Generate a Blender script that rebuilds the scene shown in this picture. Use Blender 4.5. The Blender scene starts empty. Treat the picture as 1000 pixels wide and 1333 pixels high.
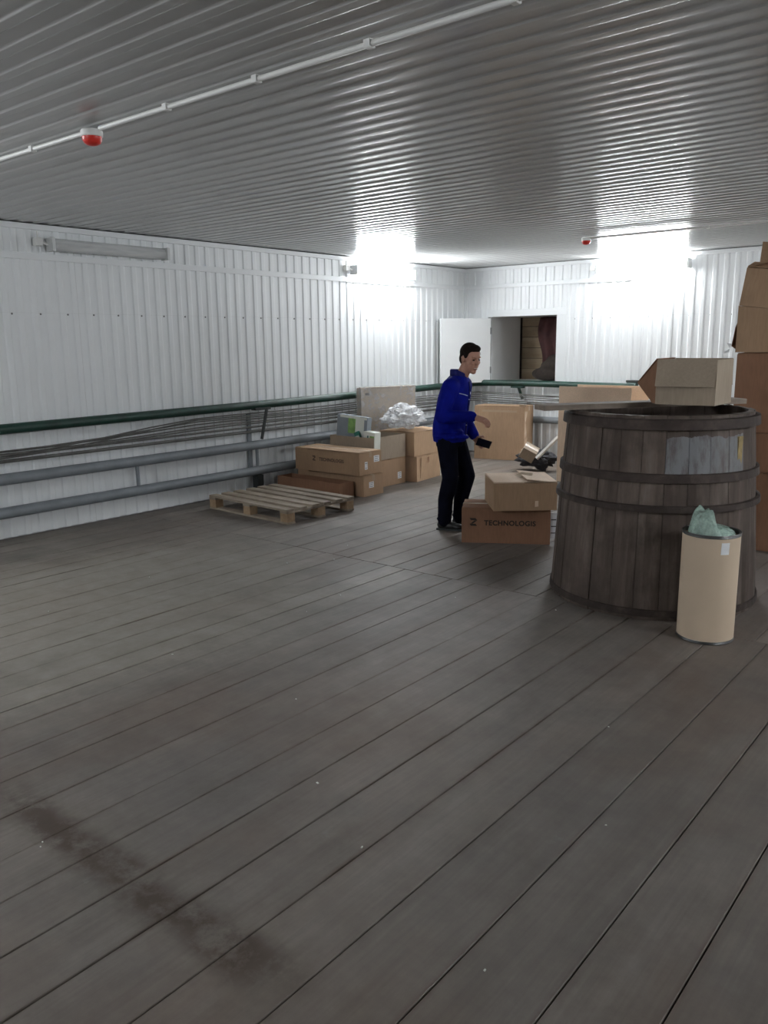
import bpy, bmesh, math, random
from mathutils import Vector, Matrix
random.seed(7)
PI = math.pi
scene = bpy.context.scene
C = scene.collection

# ------------------------------------------------------------------ camera
CAM_H = 1.78
cam_data = bpy.data.cameras.new('camera')
cam = bpy.data.objects.new('camera', cam_data)
C.objects.link(cam)
R = ((0.772576, 0.119963, -0.623486), (0.634792, -0.165799, 0.754685), (-0.012839, -0.978836, -0.204244))
m = Matrix(((R[0][0], -R[0][1], -R[0][2], 0), (R[1][0], -R[1][1], -R[1][2], 0), (R[2][0], -R[2][1], -R[2][2], CAM_H), (0, 0, 0, 1)))
cam.matrix_world = m
cam_data.sensor_fit = 'HORIZONTAL'
cam_data.sensor_width = 36.0
cam_data.lens = 1062.85 / 1000 * 36.0
cam_data.clip_start = 0.05
scene.camera = cam

# ------------------------------------------------------------------ world, exposure
world = bpy.data.worlds.new('world')
scene.world = world
world.use_nodes = True
world.node_tree.nodes['Background'].inputs[0].default_value = (0.5, 0.55, 0.6, 1)
world.node_tree.nodes['Background'].inputs[1].default_value = 0.02
vs = scene.view_settings
vs.view_transform = 'Standard'
vs.look = 'None'
vs.exposure = 0.1
vs.gamma = 1.0
vs.use_curve_mapping = False
LAMP_POWER = 146.0

# room extents
XL, XR, YF, YB, ZC = -7.53, 3.0, -3.2, 11.21, 2.885

# ------------------------------------------------------------------ material helpers
def new_mat(name):
    mt = bpy.data.materials.new(name)
    mt.use_nodes = True
    nt = mt.node_tree
    return mt, nt, nt.nodes['Principled BSDF']

def N(nt, typ, **kw):
    n = nt.nodes.new(typ)
    for k, v in kw.items():
        setattr(n, k, v)
    return n

def ramp(nt, fac, stops):
    r = N(nt, 'ShaderNodeValToRGB')
    el = r.color_ramp.elements
    while len(el) > 1:
        el.remove(el[-1])
    el[0].position, el[0].color = stops[0][0], (*stops[0][1], 1)
    for p, c in stops[1:]:
        e = el.new(p)
        e.color = (*c, 1)
    nt.links.new(fac, r.inputs[0])
    return r.outputs[0]

def noise(nt, scale=5, detail=4, rough=0.55, coords='Object', stretch=None, w=None):
    tc = N(nt, 'ShaderNodeTexCoord')
    src = tc.outputs['Object' if coords == 'World' else coords]
    if coords == 'World':
        src = N(nt, 'ShaderNodeNewGeometry').outputs['Position']
    if stretch:
        mp = N(nt, 'ShaderNodeMapping')
        mp.inputs['Scale'].default_value = stretch
        nt.links.new(src, mp.inputs['Vector'])
        src = mp.outputs[0]
    n = N(nt, 'ShaderNodeTexNoise')
    n.inputs['Scale'].default_value = scale
    n.inputs['Detail'].default_value = detail
    n.inputs['Roughness'].default_value = rough
    nt.links.new(src, n.inputs['Vector'])
    return n.outputs['Fac']

def mix(nt, fac, a, b, mode='MIX'):
    x = N(nt, 'ShaderNodeMix', data_type='RGBA', blend_type=mode)
    if isinstance(fac, (int, float)):
        x.inputs[0].default_value = fac
    else:
        nt.links.new(fac, x.inputs[0])
    for i, v in ((6, a), (7, b)):
        if isinstance(v, tuple):
            x.inputs[i].default_value = (*v, 1)
        else:
            nt.links.new(v, x.inputs[i])
    return x.outputs[2]

def math_node(nt, op, a, b=None, c=None):
    x = N(nt, 'ShaderNodeMath', operation=op)
    for i, v in enumerate((a, b, c)):
        if v is None:
            continue
        if isinstance(v, (int, float)):
            x.inputs[i].default_value = v
        else:
            nt.links.new(v, x.inputs[i])
    return x.outputs[0]

def bump(nt, bs, h, strength=0.2, dist=0.01):
    b = N(nt, 'ShaderNodeBump')
    b.inputs['Strength'].default_value = strength
    b.inputs['Distance'].default_value = dist
    nt.links.new(h, b.inputs['Height'])
    nt.links.new(b.outputs[0], bs.inputs['Normal'])

def simple(name, col, rough=0.5, metal=0.0, var=0.12, scale=6, spec=0.5, bmp=0.0, alpha=1.0):
    mt, nt, bs = new_mat(name)
    f = noise(nt, scale, 4)
    lo = tuple(max(0, c * (1 - var)) for c in col)
    hi = tuple(min(1, c * (1 + var)) for c in col)
    nt.links.new(ramp(nt, f, [(0.3, lo), (0.7, hi)]), bs.inputs['Base Color'])
    bs.inputs['Roughness'].default_value = rough
    bs.inputs['Metallic'].default_value = metal
    bs.inputs['Specular IOR Level'].default_value = spec
    bs.inputs['Alpha'].default_value = alpha
    if bmp:
        bump(nt, bs, f, bmp)
    return mt

M = {}
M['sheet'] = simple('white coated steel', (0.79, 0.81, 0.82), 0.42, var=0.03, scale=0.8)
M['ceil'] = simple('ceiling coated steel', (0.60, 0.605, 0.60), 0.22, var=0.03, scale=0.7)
M['trim'] = simple('white trim steel', (0.76, 0.78, 0.79), 0.4, var=0.02, scale=1)
M['backing'] = simple('wall backing', (0.3, 0.3, 0.3), 0.8)
M['doorwhite'] = simple('white hatch paint', (0.75, 0.76, 0.76), 0.45, var=0.03, scale=3)
M['green'] = simple('green pipe paint', (0.006, 0.034, 0.024), 0.5, var=0.35, scale=9)
M['greypipe'] = simple('grey pipe paint', (0.20, 0.22, 0.24), 0.5, var=0.15, scale=5)
M['cable'] = simple('old grey cable', (0.12, 0.118, 0.11), 0.6, var=0.25, scale=12)
M['darksteel'] = simple('dark steel', (0.03, 0.035, 0.035), 0.55, 0.3)
M['housing'] = simple('lamp housing plastic', (0.62, 0.63, 0.63), 0.45, var=0.04)
M['conduit'] = simple('white conduit plastic', (0.8, 0.8, 0.78), 0.4, var=0.03)
M['red'] = simple('red plastic', (0.62, 0.03, 0.02), 0.35, var=0.05)
M['whiteplastic'] = simple('white plastic', (0.82, 0.82, 0.8), 0.4, var=0.03)
M['screw'] = simple('screw steel', (0.2, 0.2, 0.2), 0.4, 0.6)
M['labelpaper'] = simple('paper label', (0.74, 0.75, 0.77), 0.7, var=0.05, scale=30)
M['ink'] = simple('black print ink', (0.03, 0.022, 0.016), 0.8)
M['faintink'] = simple('brown print ink', (0.085, 0.05, 0.035), 0.8)
M['tape'] = simple('brown packing tape', (0.36, 0.26, 0.17), 0.3, var=0.06)
M['rimsteel'] = simple('drum rim steel', (0.10, 0.10, 0.10), 0.4, 0.7)
M['fibre'] = simple('fibre drum kraft', (0.57, 0.45, 0.33), 0.6, var=0.05, scale=3)
M['rubble'] = simple('dark rag cloth', (0.03, 0.03, 0.035), 0.9, var=0.4, scale=14, bmp=0.4)
M['lightwood'] = simple('pale scrap timber', (0.62, 0.60, 0.56), 0.7, var=0.12, scale=8)
M['maroon'] = simple('maroon cloth', (0.075, 0.028, 0.028), 0.85, var=0.3, scale=6, bmp=0.2)
M['sack'] = simple('dark brown sacking', (0.035, 0.025, 0.02), 0.9, var=0.3, scale=20, bmp=0.4)
M['skin'] = simple('skin', (0.42, 0.22, 0.155), 0.55, var=0.08, scale=14)
M['hair'] = simple('short dark brown hair', (0.014, 0.009, 0.007), 0.85, var=0.4, scale=80, bmp=0.6, spec=0.1)
M['jacket'] = simple('royal blue workwear', (0.004, 0.008, 0.20), 0.85, var=0.25, scale=9, spec=0.08, bmp=0.25)
M['jacketdark'] = simple('navy collar cloth', (0.008, 0.01, 0.10), 0.8, var=0.2, scale=9, spec=0.2)
M['piping'] = simple('pale reflective piping', (0.5, 0.55, 0.7), 0.5)
M['trousers'] = simple('dark navy trousers', (0.005, 0.006, 0.013), 0.9, var=0.3, scale=8, spec=0.05, bmp=0.25)
M['shoe'] = simple('black leather', (0.012, 0.012, 0.013), 0.45, var=0.2)
M['eye'] = simple('dark eye', (0.02, 0.015, 0.012), 0.2)
M['lip'] = simple('lips', (0.30, 0.11, 0.09), 0.5)
M['teeth'] = simple('teeth', (0.8, 0.76, 0.7), 0.3)
M['phone'] = simple('black phone plastic', (0.008, 0.008, 0.009), 0.2)
M['greenprint'] = simple('green printed card', (0.20, 0.36, 0.11), 0.5, var=0.5, scale=12)
M['tealprint'] = simple('teal printed card', (0.02, 0.16, 0.13), 0.5, var=0.3, scale=15)
M['whitecard'] = simple('white card', (0.72, 0.74, 0.68), 0.5, var=0.05)
M['greycard'] = simple('blue grey card', (0.23, 0.26, 0.29), 0.6, var=0.12)
M['yellow'] = simple('old yellow paint', (0.26, 0.19, 0.075), 0.7, var=0.3, scale=20)

def cardboard(name, col, var=0.10):
    mt, nt, bs = new_mat(name)
    big = noise(nt, 2.2, 3)
    fine = noise(nt, 60, 2, stretch=(1, 1, 0.15))
    c = ramp(nt, big, [(0.3, tuple(x * (1 - var) for x in col)), (0.7, tuple(min(1, x * (1 + var)) for x in col))])
    d = ramp(nt, fine, [(0.3, (0.9, 0.9, 0.9)), (0.7, (1.05, 1.05, 1.05))])
    nt.links.new(mix(nt, 1.0, c, d, 'MULTIPLY'), bs.inputs['Base Color'])
    bs.inputs['Roughness'].default_value = 0.75
    bs.inputs['Specular IOR Level'].default_value = 0.3
    bump(nt, bs, big, 0.25, 0.02)
    return mt
M['card'] = cardboard('kraft cardboard', (0.36, 0.235, 0.145))
M['cardred'] = cardboard('reddish kraft cardboard', (0.255, 0.135, 0.080))
M['cardpale'] = cardboard('pale kraft cardboard', (0.68, 0.52, 0.385))
M['cardgrey'] = cardboard('greyish kraft cardboard', (0.33, 0.265, 0.20))
M['cardorange'] = cardboard('orange kraft cardboard', (0.46, 0.31, 0.195))
M['cardin'] = cardboard('inner kraft cardboard', (0.52, 0.41, 0.30))

def film_mat(name, col, alpha, rough=0.15):
    mt, nt, bs = new_mat(name)
    f = noise(nt, 9, 6, 0.7)
    nt.links.new(ramp(nt, f, [(0.3, tuple(c * 0.85 for c in col)), (0.7, col)]), bs.inputs['Base Color'])
    a = ramp(nt, f, [(0.35, (alpha * 0.6,) * 3), (0.65, (min(1, alpha * 1.4),) * 3)])
    nt.links.new(a, bs.inputs['Alpha'])
    bs.inputs['Roughness'].default_value = rough
    bump(nt, bs, f, 0.6, 0.02)
    return mt
M['film'] = film_mat('stretch film', (0.78, 0.77, 0.77), 0.3)
M['filmbag'] = film_mat('crumpled clear film', (0.82, 0.83, 0.85), 0.72, 0.18)
M['greenbag'] = film_mat('green tinted plastic bag', (0.46, 0.62, 0.54), 0.68, 0.2)
def cover_mat():
    mt, nt, bs = new_mat('clear ribbed lamp cover')
    f = noise(nt, 30, 2, 0.5, 'Object', (0.15, 1, 1))
    nt.links.new(ramp(nt, f, [(0.3, (0.70, 0.72, 0.73)), (0.7, (0.86, 0.87, 0.88))]), bs.inputs['Base Color'])
    bs.inputs['Alpha'].default_value = 0.42
    bs.inputs['Roughness'].default_value = 0.1
    return mt
M['clearcover'] = cover_mat()

def lamp_mat(name, strength):
    mt, nt, bs = new_mat(name)
    bs.inputs['Base Color'].default_value = (0.9, 0.9, 0.9, 1)
    bs.inputs['Emission Color'].default_value = (0.93, 0.97, 1.0, 1)
    bs.inputs['Emission Strength'].default_value = strength
    return mt
M['glow'] = lamp_mat('lit fluorescent diffuser', LAMP_POWER)

def floor_mat():
    mt, nt, bs = new_mat('worn grey floorboards')
    geo = N(nt, 'ShaderNodeNewGeometry')
    info = N(nt, 'ShaderNodeObjectInfo')
    grain = noise(nt, 9, 6, 0.65, 'World', (1.0, 0.07, 1.0))
    fineg = noise(nt, 60, 4, 0.6, 'World', (1.0, 0.04, 1.0))
    blotch = noise(nt, 0.9, 5, 0.6, 'World')
    spots = noise(nt, 3.5, 6, 0.7, 'World')
    base = ramp(nt, grain, [(0.25, (0.148, 0.128, 0.110)), (0.55, (0.188, 0.167, 0.147)), (0.8, (0.228, 0.208, 0.188))])
    fg = ramp(nt, fineg, [(0.3, (0.80, 0.80, 0.80)), (0.7, (1.08, 1.08, 1.08))])
    base = mix(nt, 0.8, base, fg, 'MULTIPLY')
    tone = ramp(nt, info.outputs['Random'], [(0.0, (0.84, 0.83, 0.82)), (1.0, (1.14, 1.13, 1.11))])
    base = mix(nt, 1.0, base, tone, 'MULTIPLY')
    bl = ramp(nt, blotch, [(0.35, (0.0,) * 3), (0.65, (1.0,) * 3)])
    base = mix(nt, math_node(nt, 'MULTIPLY', bl, 0.55), base, (0.105, 0.096, 0.090))
    br = ramp(nt, noise(nt, 0.7, 4, 0.6, 'World', (1.4, 0.9, 1)), [(0.46, (0,) * 3), (0.66, (1,) * 3)])
    base = mix(nt, math_node(nt, 'MULTIPLY', br, 0.6), base, (0.128, 0.090, 0.067))
    pale = ramp(nt, spots, [(0.66, (0,) * 3), (0.78, (1,) * 3)])
    base = mix(nt, math_node(nt, 'MULTIPLY', pale, 0.3), base, (0.27, 0.28, 0.29))
    wz = N(nt, 'ShaderNodeVectorMath', operation='DISTANCE')  # extra light on the left floor put into the colour as a paler patch
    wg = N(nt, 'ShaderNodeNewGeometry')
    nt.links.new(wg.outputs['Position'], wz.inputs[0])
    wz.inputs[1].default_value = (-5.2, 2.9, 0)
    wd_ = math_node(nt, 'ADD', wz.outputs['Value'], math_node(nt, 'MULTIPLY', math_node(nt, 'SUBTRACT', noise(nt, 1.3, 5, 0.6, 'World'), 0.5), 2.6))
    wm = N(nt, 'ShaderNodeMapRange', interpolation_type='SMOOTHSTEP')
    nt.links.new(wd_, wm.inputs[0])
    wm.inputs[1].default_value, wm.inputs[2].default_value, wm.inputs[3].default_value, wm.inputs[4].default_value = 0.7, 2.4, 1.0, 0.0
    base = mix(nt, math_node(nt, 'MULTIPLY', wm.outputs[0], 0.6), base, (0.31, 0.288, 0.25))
    # dirt worked into the board edges
    gen = N(nt, 'ShaderNodeTexCoord')
    gs = N(nt, 'ShaderNodeSeparateXYZ')
    nt.links.new(gen.outputs['Generated'], gs.inputs[0])
    ed = math_node(nt, 'ABSOLUTE', math_node(nt, 'SUBTRACT', gs.outputs[0], 0.5))
    em = N(nt, 'ShaderNodeMapRange', interpolation_type='SMOOTHSTEP')
    nt.links.new(ed, em.inputs[0])
    em.inputs[1].default_value, em.inputs[2].default_value = 0.42, 0.5
    dn = ramp(nt, noise(nt, 2.4, 6, 0.7, 'World', (1.0, 0.5, 1.0)), [(0.46, (0,) * 3), (0.66, (1,) * 3)])
    base = mix(nt, math_node(nt, 'MULTIPLY', math_node(nt, 'MULTIPLY', em.outputs[0], dn), 0.75), base, (0.085, 0.055, 0.038))
    # mottled scuffs
    mo = ramp(nt, noise(nt, 5.0, 8, 0.75, 'World'), [(0.3, (0.80, 0.79, 0.78)), (0.7, (1.14, 1.14, 1.15))])
    base = mix(nt, 1.0, base, mo, 'MULTIPLY')
    # brown spill line that crosses the boards
    sep = N(nt, 'ShaderNodeSeparateXYZ')
    nt.links.new(geo.outputs['Position'], sep.inputs[0])
    wob = math_node(nt, 'MULTIPLY', math_node(nt, 'SUBTRACT', noise(nt, 4, 3, 0.6, 'World'), 0.5), 0.16)
    dy = math_node(nt, 'ABSOLUTE', math_node(nt, 'SUBTRACT', math_node(nt, 'ADD', sep.outputs[1], wob), 1.34))
    my = N(nt, 'ShaderNodeMapRange', interpolation_type='SMOOTHSTEP')
    nt.links.new(dy, my.inputs[0])
    my.inputs[1].default_value, my.inputs[2].default_value, my.inputs[3].default_value, my.inputs[4].default_value = 0.02, 0.13, 1.0, 0.0
    def mr(src, a, b):
        q = N(nt, 'ShaderNodeMapRange', interpolation_type='SMOOTHSTEP')
        nt.links.new(src, q.inputs[0])
        q.inputs[1].default_value, q.inputs[2].default_value = a, b
        return q.outputs[0]
    mx = math_node(nt, 'MULTIPLY', mr(sep.outputs[0], -3.35, -2.95), math_node(nt, 'SUBTRACT', 1.0, mr(sep.outputs[0], -1.7, -1.35)))
    patch = ramp(nt, noise(nt, 7, 5, 0.7, 'World'), [(0.34, (0.2,) * 3), (0.54, (1,) * 3)])
    sm = math_node(nt, 'MULTIPLY', math_node(nt, 'MULTIPLY', my.outputs[0], mx), patch)
    base = mix(nt, math_node(nt, 'MULTIPLY', sm, 0.92), base, (0.05, 0.032, 0.022))
    nt.links.new(base, bs.inputs['Base Color'])
    rr = ramp(nt, blotch, [(0.3, (0.52,) * 3), (0.7, (0.72,) * 3)])
    nt.links.new(rr, bs.inputs['Roughness'])
    bs.inputs['Specular IOR Level'].default_value = 0.4
    bump(nt, bs, grain, 0.25, 0.01)
    return mt
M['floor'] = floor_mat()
M['gap'] = simple('dirt in floor joints', (0.022, 0.017, 0.013), 0.95, var=0.4, scale=4)

def wood_mat(name, lo, mid, hi, stretch, scale=8, rough=0.75, paint=False):
    mt, nt, bs = new_mat(name)
    info = N(nt, 'ShaderNodeObjectInfo')
    g = noise(nt, scale, 6, 0.65, 'World' if paint else 'Object', stretch)
    base = ramp(nt, g, [(0.28, lo), (0.52, mid), (0.78, hi)])
    tone = ramp(nt, info.outputs['Random'], [(0.0, (0.88,) * 3), (1.0, (1.12,) * 3)])
    base = mix(nt, 1.0, base, tone, 'MULTIPLY')
    st = ramp(nt, noise(nt, 3.0, 5, 0.65, 'World'), [(0.46, (0,) * 3), (0.66, (1,) * 3)])
    base = mix(nt, math_node(nt, 'MULTIPLY', st, 0.6), base, tuple(c * 0.8 for c in lo))
    if paint:
        geo = N(nt, 'ShaderNodeNewGeometry')
        sep = N(nt, 'ShaderNodeSeparateXYZ')
        nt.links.new(geo.outputs['Position'], sep.inputs[0])
        z = math_node(nt, 'ADD', sep.outputs[2], math_node(nt, 'MULTIPLY', math_node(nt, 'SUBTRACT', noise(nt, 9, 4, 0.6, 'World'), 0.5), 0.10))
        k = math_node(nt, 'MULTIPLY', math_node(nt, 'GREATER_THAN', z, 0.93), math_node(nt, 'LESS_THAN', z, 1.17))
        wear = ramp(nt, noise(nt, 14, 5, 0.7, 'World', (1, 1, 0.25)), [(0.36, (0.25,) * 3), (0.52, (1,) * 3)])
        base = mix(nt, math_node(nt, 'MULTIPLY', math_node(nt, 'MULTIPLY', k, wear), 0.85), base, (0.20, 0.205, 0.215))
    nt.links.new(base, bs.inputs['Base Color'])
    bs.inputs['Roughness'].default_value = rough
    bs.inputs['Specular IOR Level'].default_value = 0.3
    bump(nt, bs, g, 0.4, 0.01)
    return mt
VATC = ((0.046, 0.032, 0.025), (0.090, 0.068, 0.056), (0.185, 0.152, 0.128))
M['stave'] = wood_mat('old vat oak', *VATC, (1, 1, 0.12), 9)
M['stavepaint'] = wood_mat('old vat oak with grey paint', *VATC, (1, 1, 0.12), 9, paint=True)
M['hoop'] = wood_mat('dark hoop', (0.026, 0.018, 0.015), (0.046, 0.033, 0.028), (0.095, 0.07, 0.06), (1, 1, 1), 10)
M['pallet'] = wood_mat('weathered pallet timber', (0.19, 0.145, 0.105), (0.30, 0.25, 0.195), (0.42, 0.37, 0.31), (0.12, 1, 1), 14)
M['block'] = wood_mat('raw pallet block', (0.26, 0.17, 0.10), (0.36, 0.25, 0.155), (0.45, 0.33, 0.22), (1, 1, 1), 14)
M['board'] = wood_mat('grey rough board', (0.15, 0.12, 0.095), (0.235, 0.19, 0.155), (0.31, 0.26, 0.215), (0.1, 1, 1), 14)
M['tanboard'] = wood_mat('tan lining boards', (0.26, 0.19, 0.12), (0.34, 0.26, 0.175), (0.42, 0.33, 0.23), (0.1, 1, 1), 8)

# ------------------------------------------------------------------ mesh helpers
class MB:
    RS = 1.0
    def __init__(self):
        self.v, self.f = [], []
    def add(self, verts, faces):
        o = len(self.v)
        self.v += [tuple(p) for p in verts]
        self.f += [tuple(i + o for i in f) for f in faces]
        return self
    def box(self, c, s, rot=None, ch=0.0):
        hx, hy, hz = s[0] / 2, s[1] / 2, s[2] / 2
        c = Vector(c)
        vs_ = [Vector((x, y, z)) for z in (-hz, hz) for y in (-hy, hy) for x in (-hx, hx)]
        if rot is not None:
            vs_ = [rot @ p for p in vs_]
        return self.add([c + p for p in vs_], [(0, 2, 3, 1), (4, 5, 7, 6), (0, 1, 5, 4), (2, 6, 7, 3), (0, 4, 6, 2), (1, 3, 7, 5)])
    def cbox(self, c, s, ch=0.004, rot=None):
        # box with a chamfered top
        hx, hy, hz = s[0] / 2, s[1] / 2, s[2] / 2
        vs_ = []
        for z, i in ((-hz, 0), (hz - ch, 0), (hz, ch)):
            for x, y in ((-1, -1), (1, -1), (1, 1), (-1, 1)):
                vs_.append(Vector((x * (hx - i), y * (hy - i), z)))
        if rot is not None:
            vs_ = [rot @ p for p in vs_]
        f = [(3, 2, 1, 0), (8, 9, 10, 11)]
        for k in (0, 4):
            for j in range(4):
                f.append((k + j, k + (j + 1) % 4, k + 4 + (j + 1) % 4, k + 4 + j))
        return self.add([Vector(c) + p for p in vs_], f)
    def tube(self, pts, r, n=12, caps=True):
        pts = [Vector(p) for p in pts]
        rs = r if isinstance(r, (list, tuple)) else [r] * len(pts)
        rings = []
        ref = None
        for i, p in enumerate(pts):
            t = (pts[min(i + 1, len(pts) - 1)] - pts[max(i - 1, 0)]).normalized()
            if ref is None:
                ref = Vector((0, 0, 1)) if abs(t.z) < 0.9 else Vector((1, 0, 0))
            a = t.cross(ref).normalized()
            b = a.cross(t)
            ref = b
            rings.append([p + (a * math.cos(2 * PI * k / n) + b * math.sin(2 * PI * k / n)) * rs[i] for k in range(n)])
        vs_ = [q for rg in rings for q in rg]
        f = []
        for i in range(len(pts) - 1):
            for k in range(n):
                f.append((i * n + k, (i + 1) * n + k, (i + 1) * n + (k + 1) % n, i * n + (k + 1) % n))
        if caps:
            f.append(tuple(range(n)))
            f.append(tuple(reversed(range((len(pts) - 1) * n, len(pts) * n))))
        return self.add(vs_, f)
    def lathe(self, prof, c=(0, 0, 0), n=32, a0=0.0, closed=True):
        c = Vector(c)
        vs_, f = [], []
        for r, z in prof:
            for k in range(n):
                a = a0 + 2 * PI * k / n
                vs_.append(c + Vector((r * math.cos(a), r * math.sin(a), z)))
        for i in range(len(prof) - 1):
            for k in range(n):
                f.append((i * n + k, i * n + (k + 1) % n, (i + 1) * n + (k + 1) % n, (i + 1) * n + k))
        if closed:
            f.append(tuple(reversed(range(n))))
            f.append(tuple(range((len(prof) - 1) * n, len(prof) * n)))
        return self.add(vs_, f)
    def ball(self, c, r, n=14, m_=9, rot=None):
        if isinstance(r, (int, float)):
            r = (r, r, r)
        r = tuple(q * MB.RS for q in r)
        c = Vector(c)
        vs_ = []
        for i in range(m_ + 1):
            t = PI * i / m_
            for k in range(n):
                a = 2 * PI * k / n
                p = Vector((r[0] * math.sin(t) * math.cos(a), r[1] * math.sin(t) * math.sin(a), -r[2] * math.cos(t)))
                if rot is not None:
                    p = rot @ p
                vs_.append(c + p)
        f = []
        for i in range(m_):
            for k in range(n):
                f.append((i * n + k, i * n + (k + 1) % n, (i + 1) * n + (k + 1) % n, (i + 1) * n + k))
        return self.add(vs_, f)
    def capsule(self, p0, r0, p1, r1, n=12):
        p0, p1 = Vector(p0), Vector(p1)
        d = (p1 - p0)
        L = d.length
        d = d / L
        pts, rs = [], []
        for k in range(5):
            t = PI / 2 * k / 4
            pts.append(p0 - d * r0 * math.cos(t)); rs.append(max(0.0008, r0 * math.sin(t)))
        for k in range(5):
            t = PI / 2 * k / 4
            pts.append(p1 + d * r1 * math.sin(t)); rs.append(max(0.0008, r1 * math.cos(t)))
        return self.tube(pts, rs, n)
    def chain(self, pts, rs, n=12):
        for i in range(len(pts) - 1):
            self.capsule(pts[i], rs[i], pts[i + 1], rs[i + 1], n)
        return self
    def loft(self, secs, n=24):
        # secs: (cx, cy, z, rx, ry)
        vs_, f = [], []
        for cx, cy, z, rx, ry in secs:
            for k in range(n):
                a = 2 * PI * k / n
                vs_.append((cx + rx * math.cos(a), cy + ry * math.sin(a), z))
        for i in range(len(secs) - 1):
            for k in range(n):
                f.append((i * n + k, i * n + (k + 1) % n, (i + 1) * n + (k + 1) % n, (i + 1) * n + k))
        f.append(tuple(reversed(range(n))))
        f.append(tuple(range((len(secs) - 1) * n, len(secs) * n)))
        return self.add(vs_, f)
    def mesh(self, name, mat, smooth=False):
        me = bpy.data.meshes.new(name)
        me.from_pydata(self.v, [], self.f)
        bm = bmesh.new(); bm.from_mesh(me)
        bmesh.ops.remove_doubles(bm, verts=bm.verts, dist=1e-6)
        bmesh.ops.recalc_face_normals(bm, faces=bm.faces)
        bm.to_mesh(me); bm.free()
        if mat is not None:
            me.materials.append(M[mat] if isinstance(mat, str) else mat)
        if smooth:
            for p in me.polygons:
                p.use_smooth = True
            try:
                me.set_sharp_from_angle(angle=math.radians(40))
            except Exception:
                pass
        return me
    def build(self, name, mat, parent=None, smooth=False, loc=None, rot=None):
        o = bpy.data.objects.new(name, self.mesh(name, mat, smooth))
        C.objects.link(o)
        if parent is not None:
            o.parent = parent
        if loc is not None:
            o.location = loc
        if rot is not None:
            o.rotation_euler = rot
        return o

def tag(o, label=None, cat=None, group=None, kind=None):
    if label: o['label'] = label
    if cat: o['category'] = cat
    if group: o['group'] = group
    if kind: o['kind'] = kind
    return o

def thing(name, label, cat, loc=(0, 0, 0), rotz=0.0, group=None):
    o = bpy.data.objects.new(name, None)
    o.empty_display_size = 0.1
    C.objects.link(o)
    o.location = loc
    o.rotation_euler = (0, 0, rotz)
    return tag(o, label, cat, group)

def struct(o):
    o['kind'] = 'structure'
    return o

def link_mesh(name, me, parent, loc=(0, 0, 0), rot=(0, 0, 0), scale=(1, 1, 1)):
    o = bpy.data.objects.new(name, me)
    C.objects.link(o)
    o.parent = parent
    o.location = loc
    o.rotation_euler = rot
    o.scale = scale
    return o

def text_mesh(txt, size, mat, bold=0.0, spacing=1.0):
    cu = bpy.data.curves.new('print', 'FONT')
    cu.body = txt
    cu.size = size
    cu.offset = bold
    cu.extrude = 0.0004
    cu.space_character = spacing
    cu.align_x = 'LEFT'
    ob = bpy.data.objects.new('print', cu)
    C.objects.link(ob)
    dg = bpy.context.evaluated_depsgraph_get()
    me = bpy.data.meshes.new_from_object(ob.evaluated_get(dg))
    bpy.data.objects.remove(ob)
    me.materials.clear()
    me.materials.append(M[mat])
    return me

def remeshed(mb, name, mat, voxel, smooth_it=4, factor=0.5, parent=None):
    o = mb.build(name, mat, parent)
    r = o.modifiers.new('remesh', 'REMESH'); r.mode = 'VOXEL'; r.voxel_size = voxel
    if smooth_it:
        s = o.modifiers.new('smooth', 'SMOOTH'); s.iterations = smooth_it; s.factor = factor
    dg = bpy.context.evaluated_depsgraph_get()
    me = bpy.data.meshes.new_from_object(o.evaluated_get(dg))
    o.modifiers.clear()
    old = o.data
    o.data = me
    bpy.data.meshes.remove(old)
    me.materials.clear(); me.materials.append(M[mat])
    for p in me.polygons:
        p.use_smooth = True
    return o

# ================================================================== FLOOR
fl = struct(MB().box(((XL + XR) / 2, (YF + YB) / 2, -0.09), (XR - XL + 0.4, YB - YF + 0.4, 0.1)).build('floor', 'gap'))
rows = [(YF, -1.05), (-1.05, 4.955), (4.955, YB)]
rng = random.Random(11)
for ri, (ya, yb) in enumerate(rows):
    seams = [-0.88, -1.17, -1.457, -1.731, -2.0, -2.24] if ri == 1 else [-0.88 + rng.uniform(0, 0.2)]
    while seams[-1] > XL + 0.15:
        seams.append(max(XL, seams[-1] - rng.choice((0.19, 0.21, 0.22, 0.24, 0.26))))
    seams[-1] = XL
    while seams[0] < XR - 0.15:
        seams.insert(0, min(XR, seams[0] + rng.choice((0.24, 0.26, 0.28))))
    seams[0] = XR
    seams.reverse()
    for x, x2 in zip(seams[:-1], seams[1:]):
        g = rng.choice((0.0006, 0.001, 0.0015, 0.002, 0.003, 0.006, 0.009))
        dz = rng.uniform(-0.002, 0.0)
        e = rng.uniform(0.002, 0.008)
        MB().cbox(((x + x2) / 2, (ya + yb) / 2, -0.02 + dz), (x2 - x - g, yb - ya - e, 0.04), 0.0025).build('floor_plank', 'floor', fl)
rng = random.Random(5)
specks = MB()
for k in range(26):
    px, py = rng.uniform(-5.5, -0.6), rng.uniform(1.2, 6.0)
    specks.box((px, py, 0.0015), (rng.uniform(0.004, 0.012), rng.uniform(0.004, 0.008), 0.003), Matrix.Rotation(rng.uniform(0, 3), 3, 'Z'))
sp = tag(specks.build('floor_crumb', 'whitecard', fl), kind='stuff')

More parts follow.
